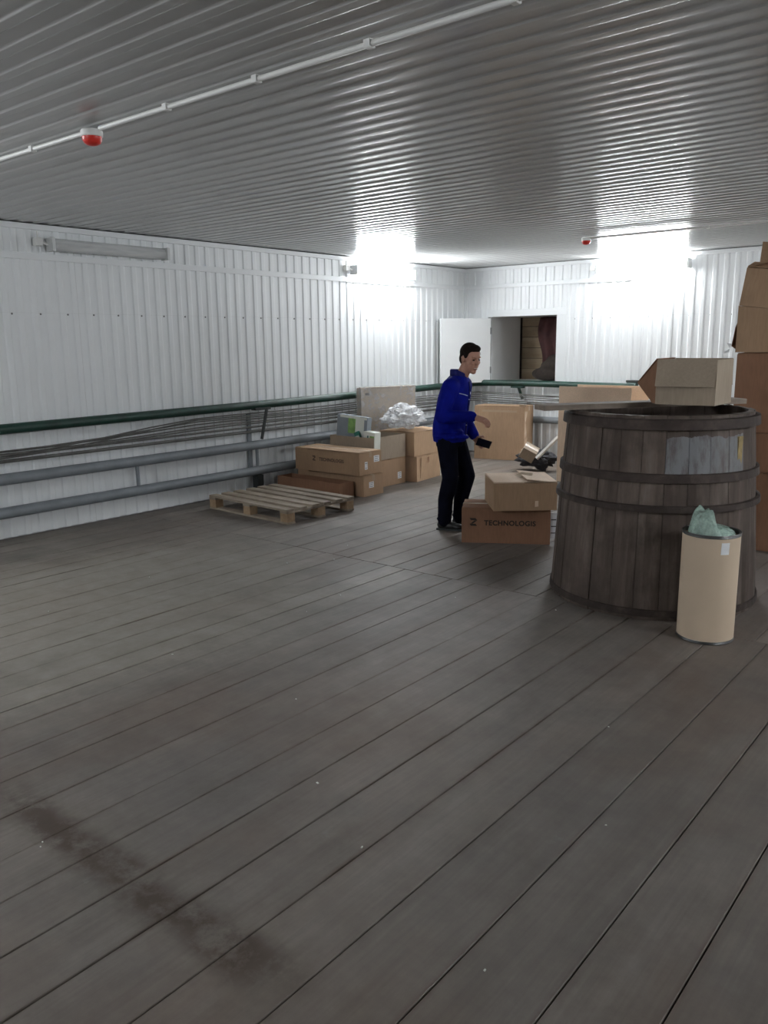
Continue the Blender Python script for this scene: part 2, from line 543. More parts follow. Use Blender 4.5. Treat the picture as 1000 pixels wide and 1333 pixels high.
# ================================================================== WALLS AND CEILING (ribbed sheet)
PITCH = 0.1375
def _prof():
    def trap(u):
        u = u % 0.1375
        if u < 0.068: return 0.0
        if u < 0.079: return (u - 0.068) / 0.011
        if u < 0.1265: return 1.0
        return (0.1375 - u) / 0.011
    us = [0.001, 0.004, 0.034, 0.064, 0.066, 0.068, 0.070, 0.072, 0.075, 0.077, 0.079, 0.081, 0.084, 0.103, 0.1215, 0.1245, 0.1265, 0.1285, 0.1305, 0.1335, 0.1355, 0.1373]
    w = 0.003
    return [(u, sum(trap(u + w * (k - 6) / 6) for k in range(13)) / 13) for u in us]
PROF = _prof() + [(0.1375 + 0.002, 0)]
RIBH = 0.012

def rib_profile(u0, u1, ref):
    pts = []
    k0 = int(math.floor((u0 - ref) / PITCH)) - 1
    k1 = int(math.ceil((u1 - ref) / PITCH)) + 1
    raw = []
    for k in range(k0, k1):
        for a, b in PROF[:-1]:
            raw.append((ref + k * PITCH + a, b * RIBH))
    def at(u):
        for i in range(len(raw) - 1):
            if raw[i][0] <= u <= raw[i + 1][0]:
                t = (u - raw[i][0]) / (raw[i + 1][0] - raw[i][0])
                return raw[i][1] * (1 - t) + raw[i + 1][1] * t
        return 0.0
    pts.append((u0, at(u0)))
    pts += [q for q in raw if u0 + 1e-5 < q[0] < u1 - 1e-5]
    pts.append((u1, at(u1)))
    return pts

def ribbed(name, parent, mat, frame, u0, u1, v0, v1, ref=0.0, off=0.003, hs=1.0):
    # frame(u, v, d) -> world point, d = distance into the room
    mb = MB()
    pr = [(u, d * hs) for u, d in rib_profile(u0, u1, ref)]
    vs_ = []
    for u, d in pr:
        vs_.append(frame(u, v0, d + off)); vs_.append(frame(u, v1, d + off))
    f = [(2 * i, 2 * i + 2, 2 * i + 3, 2 * i + 1) for i in range(len(pr) - 1)]
    n = len(vs_)
    # returned edge at both ends so that the sheet has thickness
    for u, d in pr:
        vs_.append(frame(u, v0, d + off - 0.0012)); vs_.append(frame(u, v1, d + off - 0.0012))
    f += [(n + 2 * i, n + 2 * i + 1, n + 2 * i + 3, n + 2 * i + 2) for i in range(len(pr) - 1)]
    for i in range(len(pr) - 1):
        f.append((2 * i, n + 2 * i, n + 2 * i + 2, 2 * i + 2))
        f.append((2 * i + 1, 2 * i + 3, n + 2 * i + 3, n + 2 * i + 1))
    f.append((0, 1, n + 1, n)); k = 2 * (len(pr) - 1)
    f.append((k, n + k, n + k + 1, k + 1))
    mb.add(vs_, f)
    me = bpy.data.meshes.new(name)
    me.from_pydata(mb.v, [], mb.f)
    me.materials.append(M[mat])
    bm = bmesh.new(); bm.from_mesh(me); bmesh.ops.recalc_face_normals(bm, faces=bm.faces); bm.to_mesh(me); bm.free()
    for p in me.polygons:
        p.use_smooth = True
    me.set_sharp_from_angle(angle=math.radians(50))
    o = bpy.data.objects.new(name, me)
    C.objects.link(o); o.parent = parent
    return o

def sheets(parent, mat, frame, u0, u1, v0, v1, ref=0.0, name='metal_sheet', lap=0.0, hs=1.0):
    W = PITCH * 8
    k = math.floor((u0 - ref) / W)
    u = u0
    i = 0
    while u < u1 - 1e-4:
        k += 1
        e = min(ref + k * W, u1)
        if e - u > 1e-3:
            ribbed(name, parent, mat, frame, u, e - (0.002 if e < u1 else 0), v0, v1, ref, 0.003 + (i % 2) * 0.0015 + lap, hs)
        u = e
        i += 1

T = 0.12
wl = struct(MB().box((XL - T / 2, (YF + YB) / 2, ZC / 2), (T, YB - YF + 2 * T, ZC)).build('wall_left', 'backing'))
FL_ = lambda u, v, d: (XL + d, u, v)
sheets(wl, 'sheet', FL_, YF, YB, 0.012, 2.085, ref=0.055)
sheets(wl, 'sheet', FL_, YF, YB, 2.0855, ZC, ref=0.055, lap=0.002)
scr = MB()
for k in range(-11, 40):
    y = 3.786 + 0.2775 * k - 0.0
    if YF < y < YB:
        scr.lathe([(0.009, 0), (0.009, 0.004), (0.004, 0.007)], n=8)
        for i in range(len(scr.v) - 24, len(scr.v)):
            q = scr.v[i]; scr.v[i] = (XL + 0.004 + q[2], y + q[0], 2.075 + q[1])
tag(scr.build('screw_row', 'screw', wl), kind='stuff')

# back wall with the hatch opening
HX0, HX1, HZ0, HZ1 = -7.03, -5.885, 1.135, 2.135
wb_m = MB()
TB = 0.8
def bseg(x0, x1, z0, z1, t=T):
    wb_m.box(((x0 + x1) / 2, YB + t / 2, (z0 + z1) / 2), (x1 - x0, t, z1 - z0))
bseg(XL - T, HX0, 0, ZC); bseg(HX1, XR + T, 0, ZC); bseg(HX0, HX1, 0, HZ0); bseg(HX0, HX1, HZ1, ZC)
wb = struct(wb_m.build('wall_back', 'backing'))
FB_ = lambda u, v, d: (u, YB - d, v)
FR0, FR1 = HX0 - 0.05, HX1 + 0.16
sheets(wb, 'sheet', FB_, XL, FR0, 0.012, ZC, ref=-7.46)
sheets(wb, 'sheet', FB_, FR0, FR1, 0.012, HZ0 - 0.03, ref=-7.46)
sheets(wb, 'sheet', FB_, FR0, FR1, HZ1 + 0.10, ZC, ref=-7.46)
sheets(wb, 'sheet', FB_, FR1, XR, 0.012, 2.085, ref=-7.46)
sheets(wb, 'sheet', FB_, FR1, XR, 2.0855, ZC, ref=-7.46, lap=0.002)
scr = MB()
for k in range(30):
    x = -5.6 + 0.275 * k
    scr.lathe([(0.009, 0), (0.009, 0.004), (0.004, 0.007)], n=8)
    for i in range(len(scr.v) - 24, len(scr.v)):
        q = scr.v[i]; scr.v[i] = (x + q[0], YB - 0.004 - q[2], 2.07 + q[1])
tag(scr.build('screw_row', 'screw', wb), kind='stuff')

wr = struct(MB().box((XR + T / 2, (YF + YB) / 2, ZC / 2), (T, YB - YF + 2 * T, ZC)).build('wall_right', 'backing'))
sheets(wr, 'sheet', lambda u, v, d: (XR - d, u, v), YF, YB, 0.012, ZC)
wf = struct(MB().box(((XL + XR) / 2, YF - T / 2, ZC / 2), (XR - XL, T, ZC)).build('wall_front', 'backing'))
sheets(wf, 'sheet', lambda u, v, d: (u, YF + d, v), XL, XR, 0.012, ZC)
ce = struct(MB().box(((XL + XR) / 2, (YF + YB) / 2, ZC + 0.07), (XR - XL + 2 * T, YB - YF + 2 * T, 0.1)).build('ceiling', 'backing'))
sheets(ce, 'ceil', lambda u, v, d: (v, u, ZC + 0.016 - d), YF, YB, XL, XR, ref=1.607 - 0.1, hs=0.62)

# trims
n_tr = [0]
def trim(c, s):
    n_tr[0] += 1
    return struct(MB().cbox(c, s, 0.003).build('trim_%d' % n_tr[0], 'trim'))
trim((XL + 0.021, (YF + YB) / 2, ZC - 0.028), (0.042, YB - YF, 0.05))
trim((XL + 0.016, (YF + YB) / 2, 2.595), (0.032, YB - YF, 0.06))
trim((XR / 2 + XL / 2, YB - 0.021, ZC - 0.028), (XR - XL, 0.042, 0.05))
trim(((XL - 4.75) / 2 + 0.02, YB - 0.016, 2.595), (-4.75 - XL, 0.032, 0.055))
trim((XL + 0.024, YB - 0.024, 1.44), (0.05, 0.05, 2.85))
# flat surround of the hatch
trim((HX1 + 0.08, YB - 0.012, (HZ0 + HZ1) / 2 - 0.0155), (0.16, 0.024, HZ1 - HZ0 + 0.029))
trim(((FR0 + FR1) / 2, YB - 0.012, HZ1 + 0.05), (FR1 - FR0, 0.024, 0.10))
trim((-4.62, YB - 0.014, 1.30), (0.05, 0.028, 2.55))

# hatch reveal, lining boards behind it and what hangs in there
rev = MB()
D1 = 0.78
rev.box((HX0 - 0.03, YB + D1 / 2 + T, (HZ0 + HZ1) / 2), (0.06, D1, HZ1 - HZ0 + 0.1))
rev.box(((HX0 + HX1) / 2 + 0.6, YB + D1 / 2 + T + 0.3, HZ0 - 0.02), (HX1 - HX0 + 1.3, D1 + 0.6, 0.04))
rev.box(((HX0 + HX1) / 2 + 0.6, YB + D1 / 2 + T + 0.3, HZ1 + 0.03), (HX1 - HX0 + 1.3, D1 + 0.6, 0.05))
rev.box((HX0 - 0.0, YB + T / 2, (HZ0 + HZ1) / 2), (0.006, T - 0.004, HZ1 - HZ0))
hr = struct(rev.build('trim_9', 'doorwhite'))
lw = struct(MB().box(((HX0 + HX1) / 2 + 0.5, YB + 1.06, (HZ0 + HZ1) / 2), (2.4, 0.04, HZ1 - HZ0 + 0.1)).build('wall_niche', 'sack'))
for k in range(6):
    z0 = HZ0 + k * 0.172
    MB().cbox((0, 0, 0), (2.2, 0.166, 0.03), 0.004).build('lining_board', 'tanboard', lw, loc=((HX0 + HX1) / 2 + 0.5, YB + 1.025, z0 + 0.085), rot=(PI / 2, 0, 0))
cl = MB()
nx, nz = 26, 12
vs_ = []
for j in range(nz + 1):
    for i in range(nx + 1):
        u, v = i / nx, j / nz
        x = -6.64 + u * 0.9 - 0.05 * math.sin(v * 5) * (1 - u)
        z = 2.13 - v * 0.72 + 0.02 * math.sin(u * 9)
        y = YB + 0.86 + 0.025 * math.sin(u * 28 + v * 2) + 0.03 * math.sin(u * 7)
        vs_.append((x, y, z))
ff = []
for j in range(nz):
    for i in range(nx):
        a = j * (nx + 1) + i
        ff.append((a, a + 1, a + nx + 2, a + nx + 1))
cl.add(vs_, ff)
co = cl.build('hanging_cloth', 'maroon', smooth=True)
sm = co.modifiers.new('thick', 'SOLIDIFY'); sm.thickness = 0.01
tag(co, 'dark maroon cloth hanging inside the wall hatch', 'cloth')
sk = MB()
for c, r in (((-6.36, YB + 0.62, HZ0 + 0.11), (0.28, 0.14, 0.11)), ((-6.24, YB + 0.62, HZ0 + 0.24), (0.24, 0.13, 0.10)), ((-6.14, YB + 0.64, HZ0 + 0.33), (0.25, 0.13, 0.10))):
    sk.ball(c, r)
so = remeshed(sk, 'sack', 'sack', 0.02, 3)
tag(so, 'dark brown sack slumped on the sill inside the wall hatch', 'sack')

# hatch leaf, swung open towards the left wall
hx, hy = HX0 + 0.01, YB - 0.05
ex, ey = -7.43, 10.40
ang = math.atan2(ey - hy, ex - hx)
ln = math.hypot(ex - hx, ey - hy)
dl = struct(MB().cbox((ln / 2, 0, 0), (ln, 0.045, HZ1 - HZ0 - 0.02), 0.004).build('door_1', 'doorwhite', loc=(hx, hy, (HZ0 + HZ1) / 2 - 0.012), rot=(0, 0, ang)))
for z in (-0.3, 0.3):
    MB().tube([(0, 0.03, z - 0.05), (0, 0.03, z + 0.05)], 0.011, 10).build('hinge', 'screw', dl, smooth=True)

# ================================================================== PIPES ALONG THE WALLS
def pipe_obj(name, label, cat, pts, r, mat, n=16, group=None):
    return tag(MB().tube(pts, r, n).build(name, mat, smooth=True), label, cat, group)

rail = thing('pipe_rail', 'dark green pipe rail on brackets running along both walls', 'pipe', (-7.38, 3.5, 0))
def wpt(p): return (p[0] + 7.38, p[1] - 3.5, p[2])
pts = [wpt((-7.38, -3.1, 1.03)), wpt((-7.38, 3.5, 1.045)), wpt((-7.38, 7.0, 1.065)), wpt((-7.38, 10.7, 1.10))]
for k in range(1, 7):
    a = k / 6 * PI / 2
    pts.append(wpt((-7.38 + 0.32 * (1 - math.cos(a)), 10.74 + 0.32 * math.sin(a), 1.10 + 0.025 * k / 6)))
pts += [wpt((-6.3, 11.06, 1.13)), wpt((-4.56, 11.06, 1.12))]
MB().tube(pts, 0.047, 16).build('tube', 'green', rail, smooth=True)
for y, z in ((0.6, 1.04), (6.66, 1.063)):
    MB().tube([wpt((-7.335, y + 0.04, z - 0.04)), wpt((-7.338, y - 0.06, 0.655))], 0.020, 6).build('bracket_arm', 'darksteel', rail)
    MB().box(wpt((-7.36, y - 0.03, z - 0.045)), (0.08, 0.24, 0.03)).build('saddle', 'darksteel', rail)
    MB().box(wpt((-7.492, y - 0.12, 0.60)), (0.03, 0.05, 0.72)).build('bracket_plate', 'greypipe', rail)
for x in (-6.45, -5.0):
    MB().tube([wpt((x, 11.07, 1.10)), wpt((x + 0.04, 11.15, 0.88))], 0.022, 6).build('bracket_arm', 'green', rail)
    MB().box(wpt((x, 11.07, 1.075)), (0.2, 0.09, 0.03)).build('saddle', 'green', rail)
MB().tube([wpt((-4.70, 11.06, 1.12)), wpt((-4.56, 11.06, 1.12))], 0.062, 16).build('coupling', 'green', rail, smooth=True)
MB().tube([wpt((-4.60, 11.07, 1.18)), wpt((-4.60, 11.07, 1.13))], 0.022, 10).build('valve_stem', 'darksteel', rail)
MB().box(wpt((-4.58, 11.06, 1.195)), (0.26, 0.05, 0.03)).build('valve_handle', 'darksteel', rail)

for nm, z, lab in (('upper', 0.585, 'grey painted heating pipe along the left wall, upper of the pair'), ('lower', 0.275, 'grey painted heating pipe along the left wall, lower of the pair')):
    t = thing('heating_pipe', lab, 'pipe', (-7.40, 3.5, z))
    MB().tube([(0, -6.6, 0), (0, 7.35, 0)], 0.054, 16).build('tube', 'greypipe', t, smooth=True)
    if z > 0.5:
        for y in (-3.1, 1.40, 3.07, 5.9):
            MB().tube([(0, y, -0.05), (0, y, -0.255)], 0.02, 10).build('cross_link', 'greypipe', t, smooth=True)
    else:
        for y in (-1.5, 3.07, 5.9):
            MB().box((0, y, -0.163), (0.10, 0.09, 0.222)).build('support_foot', 'darksteel', t)
t = thing('heating_pipe', 'grey painted heating pipe on the back wall beneath the green rail', 'pipe', (-6.9, 11.13, 0.585))
MB().tube([(0, 0, 0), (3.2, 0, 0)], 0.05, 16).build('tube', 'greypipe', t, smooth=True)
for x in (0.3, 2.0):
    MB().box((x, 0.045, 0), (0.04, 0.06, 0.12)).build('wall_clip', 'greypipe', t)

crng = random.Random(3)
cab = [(0.742, 0.744, 0.017, 0), (0.795, 0.80, 0.012, 0), (0.80, 0.845, 0.008, 0.02), (0.825, 0.875, 0.008, 0.035), (0.845, 0.91, 0.009, 0.03), (0.86, 0.94, 0.008, 0.045), (0.80, 0.965, 0.008, 0.05), (0.815, 0.985, 0.008, 0.03)]
for i, (z0, z1, r, sag) in enumerate(cab):
    pts = []
    xo = -7.455 + i * 0.011
    for k in range(25):
        y = -3.0 + 13.9 * k / 24
        t_ = min(1, max(0, (y - 3.2) / 3.0))
        t_ = t_ * t_ * (3 - 2 * t_)
        z = z0 + (z1 - z0) * t_ - sag * abs(math.sin((y - 6.6) * PI / 3.3 + i * 0.15)) * 0.6
        pts.append((xo + (crng.uniform(-0.003, 0.003) if sag else 0), y, z))
    if i < 2:
        o = pipe_obj('thin_pipe', 'thin straight grey pipe strung just above the upper heating pipe' if i == 0 else 'thinner dark pipe strung just beneath the bundle of slack cables', 'pipe', pts, r, 'cable', 8)
    else:
        pts += [(-7.3 + 0.02 * i, 11.06, z1), (-6.0, 11.12 - 0.008 * i, z1 - 0.03), (-4.7, 11.12 - 0.008 * i, z1 - 0.06 * (i % 2))]
        o = pipe_obj('cable', 'slack old grey cable strung between the green rail and the heating pipes', 'cable', pts, r, 'cable', 6, 'cables strung along the left wall')

# ================================================================== LIGHT FIXTURES
def fixture(label, loc, rotz, lit, z=2.715, extra_box='left'):
    # local x along the wall, local -y into the room
    t = thing('wall_light', label, 'light', (loc[0], loc[1], z), rotz, 'fluorescent wall lights')
    L = 1.30
    MB().cbox((0, -0.050, 0.0), (L, 0.05, 0.10), 0.006, None).build('housing', 'housing', t)
    d = MB()
    n = 9
    prof = []
    for k in range(n):
        a = PI * k / (n - 1)
        prof.append((-0.076 - 0.055 * math.sin(a), 0.058 * math.cos(a)))
    vs_ = []
    for x in (-L / 2 + 0.03, L / 2 - 0.03):
        for (y, zz) in prof:
            vs_.append((x, y, zz))
    f = [(k, k + 1, n + k + 1, n + k) for k in range(n - 1)] + [tuple(range(n)), tuple(range(2 * n - 1, n - 1, -1)), (0, n, 2 * n - 1, n - 1)]
    d.add(vs_, f)
    d.build('diffuser', 'glow' if lit else 'clearcover', t, smooth=True)
    for s in (-1, 1):
        MB().cbox((s * (L / 2 - 0.013), -0.085, 0), (0.03, 0.118, 0.125), 0.006).build('end_cap', 'housing', t)
        MB().box((s * 0.4, -0.022, 0), (0.06, 0.04, 0.06)).build('mount', 'housing', t)
    if not lit:
        for zz in (-0.024, 0.024):
            MB().tube([(-L / 2 + 0.05, -0.094, zz), (L / 2 - 0.05, -0.094, zz)], 0.013, 10).build('tube_lamp', 'whiteplastic', t, smooth=True)
    jx = -L / 2 - 0.085
    MB().cbox((jx, -0.035, 0.02), (0.07, 0.06, 0.07), 0.006).build('junction_box', 'whiteplastic', t)
    MB().tube([(jx + 0.03, -0.05, 0.015), (-L / 2 + 0.0, -0.06, 0.0)], 0.012, 8).build('gland', 'whiteplastic', t, smooth=True)
    MB().tube([(jx, -0.038, 0.055), (jx, -0.038, 0.112)], 0.009, 8).build('conduit', 'conduit', t, smooth=True)
    return t
fixture('unlit fluorescent wall light with a clear ribbed cover on the left wall', (XL + 0.022, 4.81), PI / 2, False, 2.705)
fixture('lit fluorescent wall light on the left wall beside the far corner', (XL + 0.022, 9.07), PI / 2, True)
fixture('lit fluorescent wall light on the back wall to the right of the hatch', (-4.59, YB - 0.022), 0, True, 2.735)
# out-of-view lamps, added at guessed spots to bring up the room's brightness
fixture('lit fluorescent wall light added out of view on the left wall near the front', (XL + 0.022, 0.4), PI / 2, True)
fixture('lit fluorescent wall light added out of view on the right wall near the back', (XR - 0.022, 8.6), -PI / 2, True)
fixture('lit fluorescent wall light added out of view on the middle of the right wall', (XR - 0.022, 4.2), -PI / 2, True)
fixture('lit fluorescent wall light added out of view on the front wall', (-4.2, YF + 0.022), PI, True)

# ceiling conduit and sounders
ZR = ZC - 0.012
t = thing('ceiling_conduit', 'white plastic conduit clipped along the ceiling beside the large red sounder', 'conduit', (-4.0, 2.54, ZR))
for a, b in ((-3.5, -0.06), (0.06, 7.0)):
    MB().tube([(a, 0, -0.012), (b, 0, -0.012)], 0.0115, 10).build('tube', 'conduit', t, smooth=True)
for k in range(-5, 11):
    if k == 0: continue
    MB().cbox((k * 0.62, 0, -0.012), (0.03, 0.034, 0.03), 0.003, Matrix.Rotation(PI, 3, 'X')).build('clip', 'conduit', t)
t = thing('ceiling_conduit', 'thin white conduit on the ceiling leading away from the small far sounder', 'conduit', (-4.25, 8.69, ZR))
MB().tube([(0.06, 0, -0.01), (7.2, 0, -0.01)], 0.01, 10).build('tube', 'conduit', t, smooth=True)
for k in range(1, 11):
    MB().cbox((k * 0.66, 0, -0.012), (0.03, 0.03, 0.026), 0.003, Matrix.Rotation(PI, 3, 'X')).build('clip', 'conduit', t)
for lab, x, y, s in (('red domed alarm sounder on the ceiling joined to the long white conduit', -4.05, 2.56, 1.0), ('red domed alarm sounder on the ceiling in front of the back wall light', -4.25, 8.71, 0.95)):
    t = thing('alarm_sounder', lab, 'alarm', (x, y, ZR), 0, 'ceiling alarm sounders')
    MB().lathe([(0.05 * s, 0.0), (0.056 * s, -0.006), (0.056 * s, -0.030), (0.052 * s, -0.034)], n=28).build('base', 'whiteplastic', t, smooth=True)
    MB().lathe([(0.051 * s, -0.0345), (0.049 * s, -0.05), (0.041 * s, -0.064), (0.026 * s, -0.073), (0.008 * s, -0.077)], n=28).build('dome', 'red', t, smooth=True)

# ================================================================== CARTONS
TH = 0.006
def carton(label, loc, rotz, w, d, h, mat='card', flaps=None, seam='x', tape=True, inner='cardin', group=None, name='carton', tilt=None, slope=0.0, flap_mat=None):
    """flaps: dict f,b,l,r -> angle (0 closed, 90 upright, 180 flat outwards, 260 hanging) or None to leave out"""
    t = thing(name, label, 'box', loc, rotz, group)
    if tilt:
        t.rotation_euler = (tilt[0], tilt[1], rotz)
    if flaps is None:
        flaps = dict(f=0, b=0, l=0, r=0)
    mb = MB()
    o = [(-w / 2, -d / 2), (w / 2, -d / 2), (w / 2, d / 2), (-w / 2, d / 2)]
    i_ = [(-w / 2 + TH, -d / 2 + TH), (w / 2 - TH, -d / 2 + TH), (w / 2 - TH, d / 2 - TH), (-w / 2 + TH, d / 2 - TH)]
    vs_ = [(*p, 0) for p in o] + [(*p, h - slope * p[0]) for p in o] + [(*p, TH) for p in i_] + [(*p, h - slope * p[0]) for p in i_]
    f = [(3, 2, 1, 0), (8, 9, 10, 11)]
    for k in range(4):
        n = (k + 1) % 4
        f += [(k, n, 4 + n, 4 + k), (8 + k, 12 + k, 12 + n, 8 + n), (4 + k, 4 + n, 12 + n, 12 + k)]
    mb.add(vs_, f)
    mb.build('body', mat, t)
    short = min(w, d)
    along_x = d <= w          # long flaps hinge on the long sides and meet in the middle
    for key, a in flaps.items():
        if a is None: continue
        if key in 'fb':
            wid, ln_ = w - 0.006, (d / 2 if along_x else short / 2) - 0.002
        else:
            wid, ln_ = d - 0.006, (w / 2 if not along_x else short / 2) - 0.002
        fm = MB().box((0, ln_ / 2, 0.0), (wid, ln_, TH * 0.8))
        rz = {'f': 0, 'b': PI, 'l': -PI / 2, 'r': PI / 2}[key]
        major = (key in 'fb') == along_x
        z = h + (TH * 1.5 if (major and a < 20) else TH * 0.5)
        pos = {'f': (0, -d / 2 + 0.003, z), 'b': (0, d / 2 - 0.003, z), 'l': (-w / 2 + 0.003, 0, z), 'r': (w / 2 - 0.003, 0, z)}[key]
        fo = fm.build('flap', flap_mat or mat, t, loc=pos)
        fo.rotation_mode = 'XYZ'
        fo.matrix_local = Matrix.Translation(pos) @ Matrix.Rotation(rz, 4, 'Z') @ Matrix.Rotation(math.radians(a), 4, 'X')
    if tape and all(v is not None and v < 5 for v in flaps.values()):
        if along_x:
            MB().box((0, 0, h + TH * 2.05), (w, 0.05, 0.001)).build('tape', 'tape', t)
            for s in (-1, 1):
                MB().box((s * (w / 2 + 0.0008), 0, h - 0.025), (0.001, 0.05, 0.07)).build('tape', 'tape', t)
        else:
            MB().box((0, 0, h + TH * 2.05), (0.05, d, 0.001)).build('tape', 'tape', t)
            for s in (-1, 1):
                MB().box((0, s * (d / 2 + 0.0008), h - 0.025), (0.05, 0.001, 0.07)).build('tape', 'tape', t)
    return t

def face_mat(side, w, d):
    """matrix that puts a local XY drawing (x right, y up) on one face of a carton"""
    if side == 'f': return Matrix.Translation((0, -d / 2 - 0.001, 0)) @ Matrix.Rotation(PI / 2, 4, 'X')
    if side == 'r': return Matrix.Translation((w / 2 + 0.001, 0, 0)) @ Matrix.Rotation(PI / 2, 4, 'Z') @ Matrix.Rotation(PI / 2, 4, 'X')
    if side == 'l': return Matrix.Translation((-w / 2 - 0.001, 0, 0)) @ Matrix.Rotation(-PI / 2, 4, 'Z') @ Matrix.Rotation(PI / 2, 4, 'X')

def sticker(t, side, w, d, x, z, sw, sh, mat='labelpaper', lines=3, name='shipping_label', label='white paper label'):
    fmx = face_mat(side, w, d)
    o = MB().box((0, 0, 0.0005), (sw, sh, 0.001)).build(name, mat, t)
    o.matrix_local = fmx @ Matrix.Translation((x, z, 0))
    if label: o['label'] = label
    if lines:
        for k in range(lines):
            MB().box((-sw * 0.05 * (k % 2), sh * (0.3 - 0.6 * k / max(1, lines - 1)), 0.0013), (sw * (0.75 - 0.2 * (k % 2)), sh * 0.07, 0.0004)).build('print_line', 'ink', o)
    return o

def logo(t, side, w, d, x, z, size, mat='ink', name='print'):
    fmx = face_mat(side, w, d)
    me = text_mesh('TECHNOLOGIS', size, mat, bold=size * 0.035, spacing=1.08)
    o = link_mesh('printed_name', me, t)
    o.matrix_local = fmx @ Matrix.Translation((x, z, 0))
    s = size * 1.15
    mb = MB()
    # angular emblem made of two bars and a diagonal
    mb.add([(0, s, 0), (s * 0.75, s, 0), (s * 0.95, s * 0.72, 0), (s * 0.18, s * 0.72, 0)], [(0, 1, 2, 3)])
    mb.add([(s * 0.95, s * 0.70, 0), (s * 0.62, s * 0.70, 0), (s * 0.1, s * 0.28, 0), (s * 0.42, s * 0.28, 0)], [(0, 1, 2, 3)])
    mb.add([(0, s * 0.26, 0), (s * 0.75, s * 0.26, 0), (s * 0.95, 0, 0), (s * 0.18, 0, 0)], [(0, 1, 2, 3)])
    e = mb.build('printed_emblem', mat, t)
    e.matrix_local = fmx @ Matrix.Translation((x - size * 2.1, z - size * 0.15, 0.0005))

def place(fl_, fr_, dep):
    """centre, angle and width of a box given its front-left and front-right floor corners"""
    a = math.atan2(fr_[1] - fl_[1], fr_[0] - fl_[0])
    w = math.hypot(fr_[0] - fl_[0], fr_[1] - fl_[1])
    cx = (fl_[0] + fr_[0]) / 2 - math.sin(a) * dep / 2
    cy = (fl_[1] + fr_[1]) / 2 + math.cos(a) * dep / 2
    return cx, cy, a, w

def crumple(name, label, cat, loc, r, mat, seed, amp=0.35, sub=4, sc=4.0):
    from mathutils import noise as mn
    bm = bmesh.new()
    bmesh.ops.create_icosphere(bm, subdivisions=sub, radius=1.0)
    off = Vector((seed * 3.1, seed * 1.7, seed))
    for v in bm.verts:
        n1 = abs(mn.noise(v.co * sc * 0.45 + off)) * 1.1
        n2 = abs(mn.noise(v.co * sc + off * 2))
        v.co = v.co * (1 - amp * 0.5 + amp * (n1 + 0.6 * n2))
        v.co.x *= r[0]; v.co.y *= r[1]; v.co.z *= r[2]
    zmin = min(v.co.z for v in bm.verts)
    for v in bm.verts: v.co.z -= zmin
    me = bpy.data.meshes.new(name)
    bm.to_mesh(me); bm.free()
    me.materials.append(M[mat])
    o = bpy.data.objects.new(name, me)
    C.objects.link(o)
    o.location = loc
    return tag(o, label, cat) if label else o

# the pair beside the man
cx, cy, a, w = place((-4.016, 5.953), (-3.341, 6.346), 0.40)
A = carton('brown carton with printed name on its front, under another carton beside the man', (cx, cy, 0), a, w, 0.40, 0.31, 'cardred')
logo(A, 'f', w, 0.40, -0.19, 0.165, 0.062)
ps = MB().box((w / 2 + 0.028, -0.17, 0.165), (0.07, 0.002, 0.235), Matrix.Rotation(0.12, 3, 'Z')).build('paper_sheet', 'labelpaper', A)
ps['label'] = 'white paper sheet stuck to the end of the carton'
for k in range(3):
    MB().box((w / 2 + 0.028, -0.1725, 0.10 + 0.06 * k), (0.045, 0.001, 0.008), Matrix.Rotation(0.12, 3, 'Z')).build('print_line', 'ink', ps)
cx, cy, a, w = place((-3.69, 5.96), (-3.27, 6.32), 0.53)
B = carton('carton with torn top flaps resting on the printed carton beside the man', (cx, cy, 0.325), a, w, 0.53, 0.242, 'card', dict(f=0, b=0, l=0, r=6), tape=False, flap_mat='cardpale')  # paler flaps: overhead lamplight on the top is put into their colour
MB().add([(-0.02, -0.05, 0.258), (0.10, -0.03, 0.260), (0.12, 0.03, 0.284), (0.02, 0.05, 0.291), (-0.05, 0.01, 0.264), (0.06, -0.015, 0.268)], [(0, 1, 5, 4), (1, 2, 5), (2, 3, 5), (3, 4, 5)]).build('torn_strip', 'cardin', B)
MB().box((0.10, -0.2675, 0.06), (0.035, 0.004, 0.05), Matrix.Rotation(0.3, 3, 'Z')).build('torn_tab', 'cardpale', B)

# large battered carton against the back wall
cx, cy, a, w = place((-6.89, 10.53), (-6.10, 10.67), 0.42)
Cc = carton('large battered carton with a torn corner against the back wall beneath the rail', (cx, cy, 0), a, w, 0.38, 0.80, 'card', dict(f=1, b=0, l=2, r=3))
tear = MB()
trng = random.Random(4)
ring = []
for k in range(9):
    z = 0.08 + 0.66 * k / 8
    ring.append((w / 2 + 0.012 + trng.uniform(0, 0.03), -0.17 + trng.uniform(-0.035, 0.02), z))
vs_ = [(w / 2 + 0.002, -0.188, q[2]) for q in ring] + ring
tear.add(vs_, [(k, k + 1, 10 + k, 9 + k) for k in range(8)])
to = tear.build('torn_edge', 'cardpale', Cc)
MB().box((w / 2 - 0.03, -0.192, 0.83), (0.10, 0.05, 0.006), Matrix.Rotation(-0.5, 3, 'X')).build('torn_tab', 'cardpale', Cc)
MB().box((0.0, -0.1905, 0.735), (0.55, 0.001, 0.03)).build('tape', 'tape', Cc)
MB().box((w / 2 + 0.09, -0.12, 0.16), (0.26, 0.20, 0.006), Matrix.Rotation(0.45, 3, 'Y') @ Matrix.Rotation(0.5, 3, 'X')).build('loose_flap', 'card', Cc)

# tall pale carton behind the vat with open flaps
Dc = carton('tall pale carton with splayed flaps standing behind the wooden vat', (-4.40, 9.66, 0), 0.0, 0.95, 0.55, 0.93, 'cardpale', dict(f=91, b=80, l=None, r=150), tape=False)
# its loose neighbour: low carton at the foot
carton('low pale carton at the foot of the tall pale carton behind the vat', (-4.05, 8.55, 0), 0.3, 0.5, 0.34, 0.30, 'cardpale')

